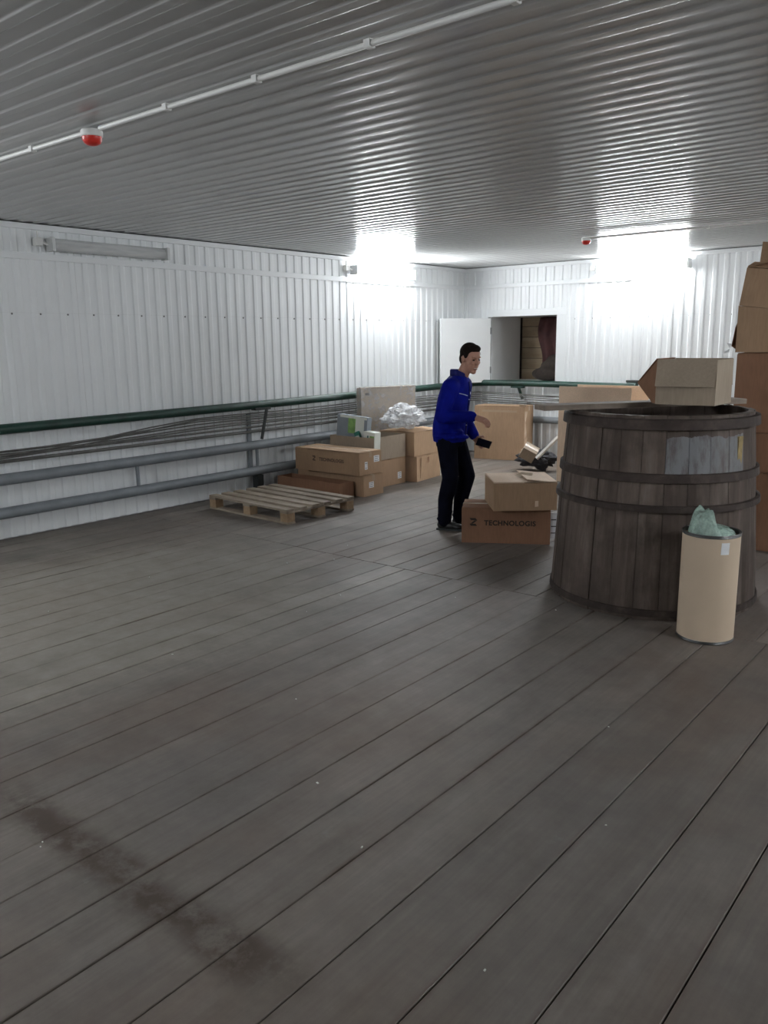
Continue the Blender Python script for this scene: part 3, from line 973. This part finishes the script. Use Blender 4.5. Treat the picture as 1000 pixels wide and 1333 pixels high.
# scrap between the cartons
t = thing('scrap_box', 'small tilted cardboard box among the scrap beside the large battered carton', 'box', (-5.60, 9.88, 0.20), 0.5)
t.rotation_euler = (0.55, 0.5, 0.5)
MB().cbox((0, 0, 0.09), (0.20, 0.16, 0.18), 0.003).build('body', 'cardgrey', t)
MB().box((0, 0.0, 0.183), (0.2, 0.05, 0.002)).build('tape', 'tape', t)
tag(MB().tube([(-5.40, 9.80, 0.20), (-5.12, 10.0, 0.55)], 0.026, 4).build('timber_offcut', 'lightwood'), 'pale painted timber offcut leaning over the scrap beside the large battered carton', 'timber')
tag(MB().tube([(-5.85, 10.33, 0.03), (-5.25, 10.6, 0.62)], 0.02, 4).build('timber_offcut', 'darksteel'), 'dark steel bar leaning behind the pale timber offcut', 'bar')
crumple('rag_heap', 'heap of dark rags on the floor beside the large battered carton', 'rags', (-5.50, 10.00, 0.0), (0.30, 0.16, 0.13), 'rubble', 5, 0.55, 4, 3.6)

# the row of cartons against the left wall
E_ = carton('low open carton in the row by the left wall, next to the pallet', (-6.80, 6.93, 0), -0.02, 1.05, 0.24, 0.185, 'cardred', dict(f=None, b=None, l=None, r=None), tape=False)
G_ = carton('carton with white label on its end, under the printed carton by the left wall', (-6.70, 7.27, 0), -0.0, 1.08, 0.36, 0.232, 'card')
sticker(G_, 'r', 1.08, 0.36, -0.04, 0.13, 0.085, 0.07)
F_ = carton('carton with printed name and two end labels, lying in the row by the left wall', (-6.72, 7.26, 0.248), 0.0, 1.05, 0.40, 0.262, 'card')
logo(F_, 'f', 1.05, 0.40, -0.12, 0.135, 0.055, 'faintink')
sticker(F_, 'r', 1.05, 0.40, 0.11, 0.175, 0.10, 0.075)
sticker(F_, 'r', 1.05, 0.40, -0.08, 0.11, 0.05, 0.09, lines=2)
H_ = carton('brown carton with a low white label, carrying the open grey carton by the left wall', (-6.72, 7.87, 0), 0.0, 0.62, 0.66, 0.33, 'card')
sticker(H_, 'r', 0.62, 0.66, 0.21, 0.11, 0.075, 0.085)
I_ = carton('open greyish carton full of packaging on top of the labelled brown carton', (-6.76, 7.875, 0.345), 0.0, 0.72, 0.63, 0.285, 'cardgrey', dict(f=None, b=None, l=None, r=None), tape=False)
L_ = carton('orange-brown carton with a hanging torn front, lowest of the pair behind the man', (-6.58, 8.56, 0), 0.12, 0.52, 0.62, 0.315, 'cardorange')
MB().box((0.268, 0.03, 0.17), (0.004, 0.50, 0.27), Matrix.Rotation(0.05, 3, 'Y')).build('hanging_flap', 'cardorange', L_)
MB().add([(0.275, -0.06, 0.30), (0.278, -0.02, 0.30), (0.30, -0.07, 0.22), (0.285, -0.03, 0.24)], [(0, 1, 3, 2)]).build('torn_strip', 'cardred', L_)
J_ = carton('orange-brown carton, upper of the pair behind the man', (-6.60, 8.55, 0.330), 0.06, 0.54, 0.60, 0.30, 'cardorange', dict(f=0, b=2, l=0, r=3), tape=False)

# things in the open grey carton
gx, gy, gz = -6.76, 7.875, 0.345
def pack(label, loc, rot, size, cols, name='package'):
    t = thing(name, label, 'package', loc, 0)
    t.rotation_euler = rot
    MB().cbox((0, 0, size[2] / 2), size, 0.002).build('body', cols[0], t)
    for (u, z, su, sz, c) in cols[1]:
        MB().box((u, -size[1] / 2 - 0.001, z), (su, 0.002, sz)).build('printed_panel', c, t)
    return t
pack('blue-grey and green printed package standing tall in the open greyish carton', (-6.84, 7.66, 0.36), (-0.05, 0.06, 0.0), (0.50, 0.08, 0.52), ('greycard', ((0.0, 0.40, 0.12, 0.20, 'greenprint'), (0.13, 0.38, 0.14, 0.24, 'whitecard'), (0.02, 0.50, 0.44, 0.03, 'whitecard'))))
pack('small white and green printed package leaning over the rim of the open greyish carton', (-6.49, 7.63, 0.46), (0.0, 0.06, 0.0), (0.18, 0.11, 0.24), ('whitecard', ((-0.02, 0.16, 0.02, 0.07, 'tealprint'), (0.045, 0.16, 0.07, 0.07, 'greenprint'))))
pack('teal printed package lying between the other packages in the open greyish carton', (-6.64, 7.595, 0.52), (0.0, -0.35, 0.0), (0.08, 0.02, 0.18), ('tealprint', ((0, 0.10, 0.06, 0.06, 'whitecard'),)))

# tall flat carton in stretch film behind the row
Mx = carton('tall flat carton wrapped in stretch film standing behind the row by the left wall', (-7.07, 8.64, 0), 1.25, 0.86, 0.12, 1.17, 'cardgrey')
fm = MB()
fm.box((0, 0, 0.6), (0.875, 0.135, 1.19))
fo = fm.build('stretch_film', 'film', Mx)
sticker(Mx, 'f', 0.86, 0.12, -0.33, 1.10, 0.08, 0.03, 'ink', 0, 'printed_mark', None)

crumple('plastic_film', 'crumpled clear plastic film heaped between the cartons by the left wall', 'plastic film', (-6.60, 8.42, 0.655), (0.24, 0.30, 0.16), 'filmbag', 2, 0.42, 5, 4.5)

# ================================================================== PALLET
pal = thing('pallet', 'weathered wooden pallet lying flat on the floor by the left wall', 'pallet', (-6.44, 6.03, 0), -0.055)
PW, PD = 1.31, 0.95
ys = (-0.425, -0.255, -0.085, 0.085, 0.255, 0.42)
for k, y in enumerate(ys):
    MB().cbox((0, 0, 0), (PW, 0.105 if k not in (0, 5) else 0.10, 0.022), 0.003).build('deck_board', 'pallet', pal, loc=(0, y, 0.142), rot=(0, 0, 0.008 * ((k % 3) - 1)))
for x in (-PW / 2 + 0.06, 0, PW / 2 - 0.06):
    MB().cbox((x, 0, 0.119), (0.11, PD, 0.022), 0.002).build('stringer', 'pallet', pal)
    for y in (-PD / 2 + 0.055, 0, PD / 2 - 0.055):
        MB().cbox((x, y, 0.064), (0.11, 0.10, 0.086), 0.003).build('block', 'block', pal)
for y in (-PD / 2 + 0.055, 0, PD / 2 - 0.055):
    MB().cbox((0, y, 0.0105), (PW, 0.10, 0.02), 0.003).build('bottom_board', 'pallet', pal)

# ================================================================== VAT
VX, VY, VH = -2.135, 5.59, 1.305
vat = thing('wooden_vat', 'large old wooden vat of upright staves, wider at its foot', 'vat', (VX, VY, 0))
NS = 28
def vr(z): return 0.700 - 0.088 * (z / VH) ** 1.15
ZL = [0, 0.05, 0.3, 0.65, 1.0, VH]
vrng = random.Random(8)
for s in range(NS):
    a0 = 2 * PI * s / NS + 0.002; a1 = 2 * PI * (s + 1) / NS - 0.002
    am = (a0 + a1) / 2
    dr = vrng.uniform(-0.004, 0.004)
    mb = MB(); vs_ = []; f = []
    sub = 3
    for z in ZL:
        for k in range(sub + 1):
            a = a0 + (a1 - a0) * k / sub
            edge = 0.004 if k in (0, sub) else 0
            vs_.append(((vr(z) + dr - edge) * math.cos(a), (vr(z) + dr - edge) * math.sin(a), z + (vrng.uniform(-0.004, 0.004) if z == VH else 0)))
        for k in range(sub + 1):
            a = a1 + (a0 - a1) * k / sub
            vs_.append(((vr(z) - 0.045) * math.cos(a), (vr(z) - 0.045) * math.sin(a), z))
    n = 2 * (sub + 1)
    for i in range(len(ZL) - 1):
        for k in range(n):
            f.append((i * n + k, i * n + (k + 1) % n, (i + 1) * n + (k + 1) % n, (i + 1) * n + k))
    f += [tuple(reversed(range(n))), tuple(range((len(ZL) - 1) * n, len(ZL) * n))]
    mb.add(vs_, f)
    # staves that carry old grey paint look towards the camera's right
    deg = math.degrees(am) % 360
    mb.build('stave', 'stavepaint' if 296 <= deg <= 352 else 'stave', vat)
MB().lathe([(0.0, 0), (vr(0.15) - 0.044, 0), (vr(0.15) - 0.044, 0.03), (0.0, 0.03)], (0, 0, 0.12), 40, closed=False).build('bottom_disc', 'stave', vat)
def hoop(z, hgt, th, mat='hoop', tilt=(0, 0)):
    pr = []
    r0, r1 = vr(z), vr(z + hgt)
    prof = [(r0 + 0.003, z), (r0 + th, z + 0.004), (r1 + th, z + hgt - 0.004), (r1 + 0.003, z + hgt)]
    o = MB().lathe(prof, n=64, closed=False)
    o.build('hoop', mat, vat, smooth=False)
hoop(1.215, 0.07, 0.030)
hoop(0.885, 0.060, 0.020)
hoop(0.700, 0.045, 0.026)
hoop(0.02, 0.05, 0.010)
# narrow painted strip on one stave
a = math.radians(343)
MB().box((0, 0, 0), (0.012, 0.045, 0.19), Matrix.Rotation(a, 3, 'Z')).build('paint_patch', 'yellow', vat, loc=((vr(1.07) - 0.001) * math.cos(a), (vr(1.07) - 0.001) * math.sin(a), 1.07))

# board across the vat
bd = Vector((-1.80, 6.25, 0)) - Vector((-2.73, 4.98, 0))
brd = MB().cbox((0, 0, 0), (bd.length, 0.16, 0.036), 0.004).build('loose_board', 'board', loc=(-2.265, 5.615, VH + 0.024), rot=(0, 0, math.atan2(bd.y, bd.x)))
tag(brd, 'rough grey board laid across the top of the wooden vat', 'board')
# open carton on the vat
cx, cy, a, w = place((-2.085, 5.375), (-1.70, 5.385), 0.36)
TBx = carton('open carton with flaps folded down, standing on top of the wooden vat', (cx, cy, VH + 0.045), a, w, 0.36, 0.29, 'cardgrey', dict(f=260, b=262, l=None, r=None), tape=False)
lf_ = MB().add([(-w / 2, -0.18, 0.295), (-w / 2 - 0.14, -0.14, 0.135), (-w / 2 - 0.13, 0.12, 0.14), (-w / 2, 0.18, 0.295)], [(0, 1, 2, 3)]).build('flap', 'cardred', TBx)  # darker card than the body: the flap's shade is put into its colour
s_ = lf_.modifiers.new('thick', 'SOLIDIFY'); s_.thickness = 0.005
lf_ = MB().add([(-w / 2 + 0.002, -0.172, 0.298), (-w / 2 - 0.142, -0.135, 0.132), (-w / 2 - 0.03, -0.15, 0.004), (-w / 2 - 0.002, -0.17, 0.004)], [(0, 1, 2, 3)]).build('shade_flap', 'cardred', TBx)  # added dark panel standing in for the shade below the left flap
s_ = lf_.modifiers.new('thick', 'SOLIDIFY'); s_.thickness = 0.005

# ================================================================== FIBRE DRUM
DX, DY = -1.505, 4.875
dr = thing('fibre_drum', 'tall beige fibre drum with a steel rim in front of the wooden vat', 'drum', (DX, DY, 0))
DR, DH = 0.163, 0.655
MB().lathe([(DR - 0.004, 0.008), (DR, 0.012), (DR, DH), (DR - 0.006, DH), (DR - 0.006, 0.03), (0.0, 0.03)], n=48, closed=False).build('body', 'fibre', dr, smooth=True)
MB().lathe([(0.0, 0.0), (DR + 0.001, 0.0), (DR + 0.003, 0.004), (DR + 0.0005, 0.009), (DR + 0.002, 0.013), (DR + 0.0003, 0.017)], n=48, closed=False).build('foot_ring', 'rimsteel', dr, smooth=True)
MB().lathe([(DR + 0.0005, DH - 0.014), (DR + 0.003, DH - 0.010), (DR + 0.001, DH - 0.005), (DR + 0.004, DH), (DR + 0.001, DH + 0.006), (DR - 0.01, DH + 0.004), (DR - 0.01, DH - 0.02)], n=48, closed=False).build('rim', 'rimsteel', dr, smooth=True)
# curved paper label
lb = MB(); vs_ = []
ac = math.atan2(-DY, -DX) + 0.50
for k in range(7):
    a = ac + (k - 3) / 6 * 0.30
    for z in (DH - 0.105 + 0.004 * k * 0, DH - 0.035):
        sh = 0.012 * (1 if z > DH - 0.05 else 0)
        vs_.append(((DR + 0.0015) * math.cos(a + sh), (DR + 0.0015) * math.sin(a + sh), z))
lb.add(vs_, [(2 * k, 2 * k + 2, 2 * k + 3, 2 * k + 1) for k in range(6)])
lo = lb.build('paper_label', 'labelpaper', dr)
s_ = lo.modifiers.new('thick', 'SOLIDIFY'); s_.thickness = 0.001; s_.offset = 1
lo['label'] = 'white paper label'
# bag in the drum
from mathutils import noise as mn
bm = bmesh.new()
bmesh.ops.create_icosphere(bm, subdivisions=5, radius=1.0)
for v in bm.verts:
    d = v.co.copy()
    n1 = abs(mn.noise(d * 2.2 + Vector((5, 1, 2)))); n2 = abs(mn.noise(d * 5.5 + Vector((1, 7, 2))))
    k = 0.95 - 0.10 * n1 - 0.10 * n2
    v.co = Vector((d.x * 0.143 * k, d.y * 0.143 * k, d.z * 0.06 * k))
    # the gathered neck rises on the side away from the label
    side = Vector((-0.773, -0.635, 0))
    q = d.dot(side)
    if d.z > 0 and q > -0.1:
        t_ = min(1.0, max(0.0, (q + 0.05) / 0.45)); t_ = t_ * t_ * (3 - 2 * t_)
        up = t_ * min(1.0, d.z * 2.4)
        v.co.z += up * (0.072 + 0.05 * n1 + 0.03 * q)
        v.co.x += up * 0.012; v.co.y += up * 0.008
me = bpy.data.meshes.new('plastic_bag'); bm.to_mesh(me); bm.free()
me.materials.append(M['greenbag'])
bag = bpy.data.objects.new('plastic_bag', me); C.objects.link(bag)
bag.location = (DX, DY, DH - 0.015)
tag(bag, 'green tinted plastic bag bulging out of the fibre drum', 'plastic bag')

# ================================================================== CARTON STACK BEHIND THE VAT
sx, sy = -1.79, 7.46
SG = 'tall stack of cartons behind the vat'
zs = [(0, 0.655, 'lowest', 'cardred', 0.0, 0.0), (0.672, 0.31, 'second from the floor', 'cardred', 0.02, 0.02), (0.999, 0.64, 'third from the floor', 'cardred', -0.03, 0.05), (1.656, 0.335, 'fourth from the floor', 'card', -0.055, 0.09)]
for z, h, lab, mt, dx, rz in zs:
    st = carton('reddish brown carton in the tall stack behind the vat, %s' % lab, (sx + dx, sy, z), rz, 0.62, 0.50, h, mt, dict(f=None, b=None, l=None, r=None) if lab.startswith('fourth') else dict(f=0, b=0, l=0, r=0), slope=0.13 if lab.startswith('fourth') else 0.0)
    if lab.startswith('fourth'):
        tr = MB().add([(-0.312, -0.20, 0.02), (-0.36, -0.17, 0.05), (-0.35, -0.12, 0.20), (-0.318, -0.10, 0.30), (-0.312, 0.1, 0.10)], [(0, 1, 2, 3, 4)]).build('torn_flap', 'cardred', st)
        s_ = tr.modifiers.new('thick', 'SOLIDIFY'); s_.thickness = 0.006
        MB().add([(-0.36, -0.24, 0.0), (-0.42, -0.23, -0.01), (-0.36, -0.22, 0.03), (-0.39, -0.22, 0.08), (-0.35, -0.21, 0.07)], [(0, 1, 2), (2, 3, 4)]).build('torn_shred', 'labelpaper', st)
tp = carton('tilted carton with raised flaps, topmost of the tall stack behind the vat', (sx - 0.035, sy, 1.990), 0.10, 0.66, 0.50, 0.30, 'card', dict(f=12, b=70, l=20, r=0), tape=False, tilt=(0, 0.13))

# ================================================================== MAN
man = thing('person', 'man in a royal blue work jacket and dark trousers holding a black phone', 'person', (-4.44, 6.40, 0), math.radians(18))
HC = Vector((0.185, -0.015, 1.615))      # head centre
hrot = Matrix.Rotation(math.radians(-34), 3, 'Z') @ Matrix.Rotation(math.radians(12), 3, 'Y')
HS = 1.09
def hp(x, y, z): return HC + hrot @ (Vector((x, y, z)) * HS)

def hand(mb, wrist, fdir, palm_n, side, curl):
    """wrist point, finger direction, palm normal (towards which fingers curl), thumb side vector"""
    f = Vector(fdir).normalized(); n = Vector(palm_n).normalized(); s = Vector(side).normalized()
    w_ = Vector(wrist)
    for k in (-1, 0, 1):
        mb.capsule(w_ + s * 0.012 * k, 0.021, w_ + f * 0.085 + s * 0.026 * k, 0.0155, 10)
    for k, (off, l) in enumerate(((0.034, 0.070), (0.012, 0.080), (-0.010, 0.074), (-0.031, 0.058))):
        p = w_ + f * 0.088 + s * off
        d1 = (f * math.cos(curl) + n * math.sin(curl)).normalized()
        d2 = (f * math.cos(curl * 2.2) + n * math.sin(curl * 2.2)).normalized()
        d3 = (f * math.cos(curl * 3.2) + n * math.sin(curl * 3.2)).normalized()
        q1 = p + d1 * l * 0.48; q2 = q1 + d2 * l * 0.32; q3 = q2 + d3 * l * 0.24
        mb.chain([p, q1, q2, q3], [0.0098, 0.0092, 0.0085, 0.0075], 8)
    p = w_ + f * 0.03 + s * 0.028
    q1 = p + (f * 0.6 + s * 0.7 + n * 0.25).normalized() * 0.042
    q2 = q1 + (f * 0.9 + s * 0.15 + n * 0.4).normalized() * 0.032
    mb.chain([p, q1, q2], [0.014, 0.0115, 0.009], 8)

rsh, rel, rwr = Vector((0.045, -0.185, 1.385)), Vector((-0.015, -0.262, 1.10)), Vector((0.255, -0.225, 1.10))
lsh, lel, lwr = Vector((0.065, 0.185, 1.385)), Vector((0.03, 0.245, 1.09)), Vector((0.185, 0.12, 0.895))
hipR, kneeR, ankR = Vector((-0.01, -0.09, 0.93)), Vector((0.02, -0.10, 0.50)), Vector((-0.035, -0.105, 0.085))
hipL, kneeL, ankL = Vector((0.01, 0.09, 0.93)), Vector((0.13, 0.095, 0.50)), Vector((0.055, 0.10, 0.085))

body = MB()
# trunk and limbs under the clothes, neck, head, hands: one surface
body.loft([(0.0, 0, 0.90, 0.09, 0.13), (0.01, 0, 1.05, 0.09, 0.13), (0.03, 0, 1.25, 0.095, 0.15), (0.055, 0, 1.38, 0.085, 0.15), (0.08, 0, 1.44, 0.06, 0.09)])
body.capsule((0.085, 0, 1.42), 0.058, HC + Vector((-0.035, 0, -0.06)), 0.055)
for sh, el, wr in ((rsh, rel, rwr), (lsh, lel, lwr)):
    body.chain([(sh.x, sh.y * 0.5, sh.z), sh, el, wr], [0.05, 0.048, 0.036, 0.025])
for hp_, kn, an in ((hipR, kneeR, ankR), (hipL, kneeL, ankL)):
    body.chain([hp_, kn, an], [0.07, 0.045, 0.035])
# head: skull, jaw, nose, brow, ears
MB.RS = HS
body.ball(hp(-0.012, 0, 0.03), (0.095, 0.075, 0.095), 20, 14, hrot)
body.ball(hp(0.018, 0, -0.035), (0.068, 0.062, 0.085), 18, 12, hrot)
body.ball(hp(0.055, 0, -0.098), (0.026, 0.028, 0.022), 12, 8, hrot)
body.ball(hp(0.073, 0, 0.028), (0.018, 0.050, 0.012), 12, 8, hrot)
body.capsule(hp(0.082, 0, 0.022), 0.008, hp(0.103, 0, -0.020), 0.0125, 10)
for s in (-1, 1):
    body.ball(hp(0.096, 0.010 * s, -0.022), 0.009, 8, 6)
    body.ball(hp(0.064, 0.032 * s, -0.018), (0.018, 0.022, 0.02), 10, 8, hrot)
    body.ball(hp(-0.012, 0.077 * s, -0.004), (0.017, 0.008, 0.030), 10, 8, hrot)
body.ball(hp(0.078, 0, -0.058), (0.012, 0.024, 0.008), 10, 6, hrot)
body.ball(hp(0.074, 0, -0.070), (0.012, 0.020, 0.008), 10, 6, hrot)
MB.RS = 1.0
hand(body, rwr + Vector((0.035, 0.005, -0.004)), (0.93, 0.16, -0.35), (-0.3, 0.25, -0.9), (0.25, 0.9, 0.3), 0.40)
hand(body, lwr + Vector((0.02, -0.012, -0.03)), (0.75, -0.35, -0.55), (0.1, -0.75, 0.4), (0.5, 0.15, 0.85), 0.30)
bo = remeshed(body, 'body', 'skin', 0.0055, 3, 0.5, man)

MB.RS = HS
hair = MB()
hair.ball(hp(-0.022, 0, 0.048), (0.094, 0.080, 0.085), 22, 14, hrot)
hair.ball(hp(0.022, 0, 0.092), (0.060, 0.062, 0.034), 16, 10, hrot)
hair.ball(hp(-0.062, 0, -0.005), (0.048, 0.066, 0.070), 16, 10, hrot)
for s in (-1, 1):
    hair.ball(hp(0.012, 0.072 * s, 0.038), (0.022, 0.010, 0.032), 10, 8, hrot)
remeshed(hair, 'hair', 'hair', 0.007, 2, 0.5, man)
for s in (-1, 1):
    MB().ball(hp(0.0745, 0.030 * s, 0.004), (0.0075, 0.0125, 0.006), 10, 8, hrot).build('eye', 'eye', man, smooth=True)
    MB().ball(hp(0.0735, 0.027 * s, 0.026), (0.010, 0.015, 0.0042), 10, 6, hrot).build('eyebrow', 'hair', man, smooth=True)
MB().ball(hp(0.0835, 0, -0.0645), (0.008, 0.020, 0.0035), 10, 6, hrot).build('teeth', 'teeth', man, smooth=True)
MB().ball(hp(0.082, 0, -0.0715), (0.0085, 0.022, 0.0045), 10, 6, hrot).build('lips', 'lip', man, smooth=True)

MB.RS = 1.0
jk = MB()
jk.loft([(-0.02, 0, 0.845, 0.150, 0.185), (-0.022, 0, 0.90, 0.158, 0.195), (-0.018, 0, 1.00, 0.160, 0.200), (0.0, 0, 1.12, 0.152, 0.200), (0.02, 0, 1.25, 0.148, 0.205), (0.04, 0, 1.36, 0.132, 0.200), (0.055, 0, 1.42, 0.108, 0.160), (0.07, 0, 1.465, 0.082, 0.095)])
for sh, el, wr in ((rsh, rel, rwr), (lsh, lel, lwr)):
    jk.chain([(sh.x, sh.y * 0.6, sh.z - 0.01), sh + Vector((0, 0, -0.02)), el, wr], [0.085, 0.082, 0.066, 0.052])
    d = (wr - el).normalized()
    jk.capsule(wr - d * 0.05, 0.054, wr - d * 0.005, 0.053)
    # folds at the elbow
    jk.ball(el + Vector((0.03, 0, -0.035)), (0.05, 0.055, 0.03))
for k in range(5):
    jk.ball((-0.06 + 0.05 * k, -0.14 - 0.02 * math.sin(k), 0.90 + 0.05 * (k % 2)), (0.07, 0.06, 0.025))
jo = remeshed(jk, 'jacket', 'jacket', 0.009, 3, 0.5, man)
# collar: standing band open at the front
cb = MB(); vs_ = []
n = 20
for k in range(n + 1):
    a = math.radians(38) + (2 * PI - math.radians(76)) * k / n
    for (r, z, dx) in ((0.078, 1.445, 0.08), (0.086, 1.515, 0.075), (0.094, 1.505, 0.075), (0.098, 1.440, 0.078)):
        zz = z - 0.030 * max(0, math.cos(a)) + 0.006 * math.cos(a + PI)
        vs_.append((dx + r * math.cos(a) * 0.95, r * math.sin(a), zz))
f = []
for k in range(n):
    for j in range(4):
        f.append((4 * k + j, 4 * k + (j + 1) % 4, 4 * k + 4 + (j + 1) % 4, 4 * k + 4 + j))
f += [(0, 1, 2, 3), tuple(4 * n + j for j in (3, 2, 1, 0))]
cb.add(vs_, f)
cb.build('collar', 'jacketdark', man, smooth=True)

# details laid on the cloth surface
dg = bpy.context.evaluated_depsgraph_get()
def on_jacket(p, d):
    ok, loc, nor, idx = jo.ray_cast(Vector(p), Vector(d))
    return (loc + nor * 0.002) if ok else None
bpy.context.view_layer.update()
def strip(name, mat, pts, rad, parent=man):
    q = [p for p in pts if p is not None]
    if len(q) > 1:
        MB().tube(q, rad, 6).build(name, mat, parent)
strip('piping', 'piping', [on_jacket((0.6, -0.155 + 0.012 * k, 1.305 - 0.003 * k), (-1, 0.0, 0)) for k in range(10)], 0.004)
strip('piping', 'piping', [on_jacket((0.6, 0.04 + 0.012 * k, 1.285 + 0.003 * k), (-1, 0.0, 0)) for k in range(10)], 0.004)
strip('placket', 'jacketdark', [on_jacket((0.6, 0.0, 0.88 + 0.025 * k), (-1, 0, 0)) for k in range(22)], 0.008)
for z in (1.0, 1.12, 1.24):
    p = on_jacket((0.6, 0.0, z), (-1, 0, 0))
    if p: MB().ball(p, 0.009, 8, 6).build('button', 'piping', man, smooth=True)
strip('pocket_edge', 'jacketdark', [on_jacket((0.6, -0.15 + 0.012 * k, 1.06), (-1, 0.0, 0)) for k in range(9)], 0.005)

tr = MB()
tr.loft([(-0.018, 0, 0.80, 0.125, 0.165), (-0.02, 0, 0.90, 0.135, 0.172), (-0.018, 0, 1.0, 0.125, 0.165)])
for hp_, kn, an in ((hipR, kneeR, ankR), (hipL, kneeL, ankL)):
    md = kn.lerp(an, 0.5) + Vector((-0.02, 0, 0))
    tr.chain([hp_ + Vector((-0.015, 0, -0.03)), kn, md, an + Vector((0, 0, 0.0))], [0.105, 0.080, 0.074, 0.066])
    for k in range(3):
        tr.ball(an + Vector((0.012 * (k - 1), 0, 0.02 + 0.035 * k)), (0.070, 0.066, 0.014))
to = remeshed(tr, 'trousers', 'trousers', 0.009, 3, 0.5, man)
for an in (ankR, ankL):
    sh = MB()
    base = Vector((an.x, an.y, 0))
    sh.ball(base + Vector((-0.02, 0, 0.045)), (0.055, 0.042, 0.045))
    sh.ball(base + Vector((0.06, 0, 0.040)), (0.085, 0.045, 0.040))
    sh.ball(base + Vector((0.13, 0.0, 0.034)), (0.062, 0.046, 0.033))
    sh.capsule(base + Vector((-0.01, 0, 0.06)), 0.045, base + Vector((-0.005, 0, 0.11)), 0.043)
    so_ = remeshed(sh, 'shoe', 'shoe', 0.008, 2, 0.5, man)
    MB().cbox((0, 0, 0), (0.255, 0.088, 0.018), 0.002).build('sole', 'darksteel', so_, loc=base + Vector((0.058, 0, 0.009)))

# phone in the lower hand
mw = Matrix.Translation(man.location) @ Matrix.Rotation(man.rotation_euler.z, 4, 'Z')
lf = Vector((0.75, -0.35, -0.55)).normalized()
ph = thing('mobile_phone', 'black mobile phone held in the lower hand of the man', 'phone', (0, 0, 0))
MB().cbox((0, 0, 0), (0.145, 0.074, 0.010), 0.002).build('body', 'phone', ph)
MB().box((0, 0, 0.0056), (0.13, 0.066, 0.001)).build('screen', 'phone', ph)
pc = lwr + Vector((0.02, -0.012, -0.03)) + lf * 0.115 + Vector((0.02, -0.036, 0.022))
ph.matrix_world = mw @ Matrix.Translation(pc) @ Matrix.Rotation(math.radians(-12), 4, 'Z') @ Matrix.Rotation(math.radians(12), 4, 'Y') @ Matrix.Rotation(math.radians(62), 4, 'X') @ Matrix.Translation((0, 0, 0.014))
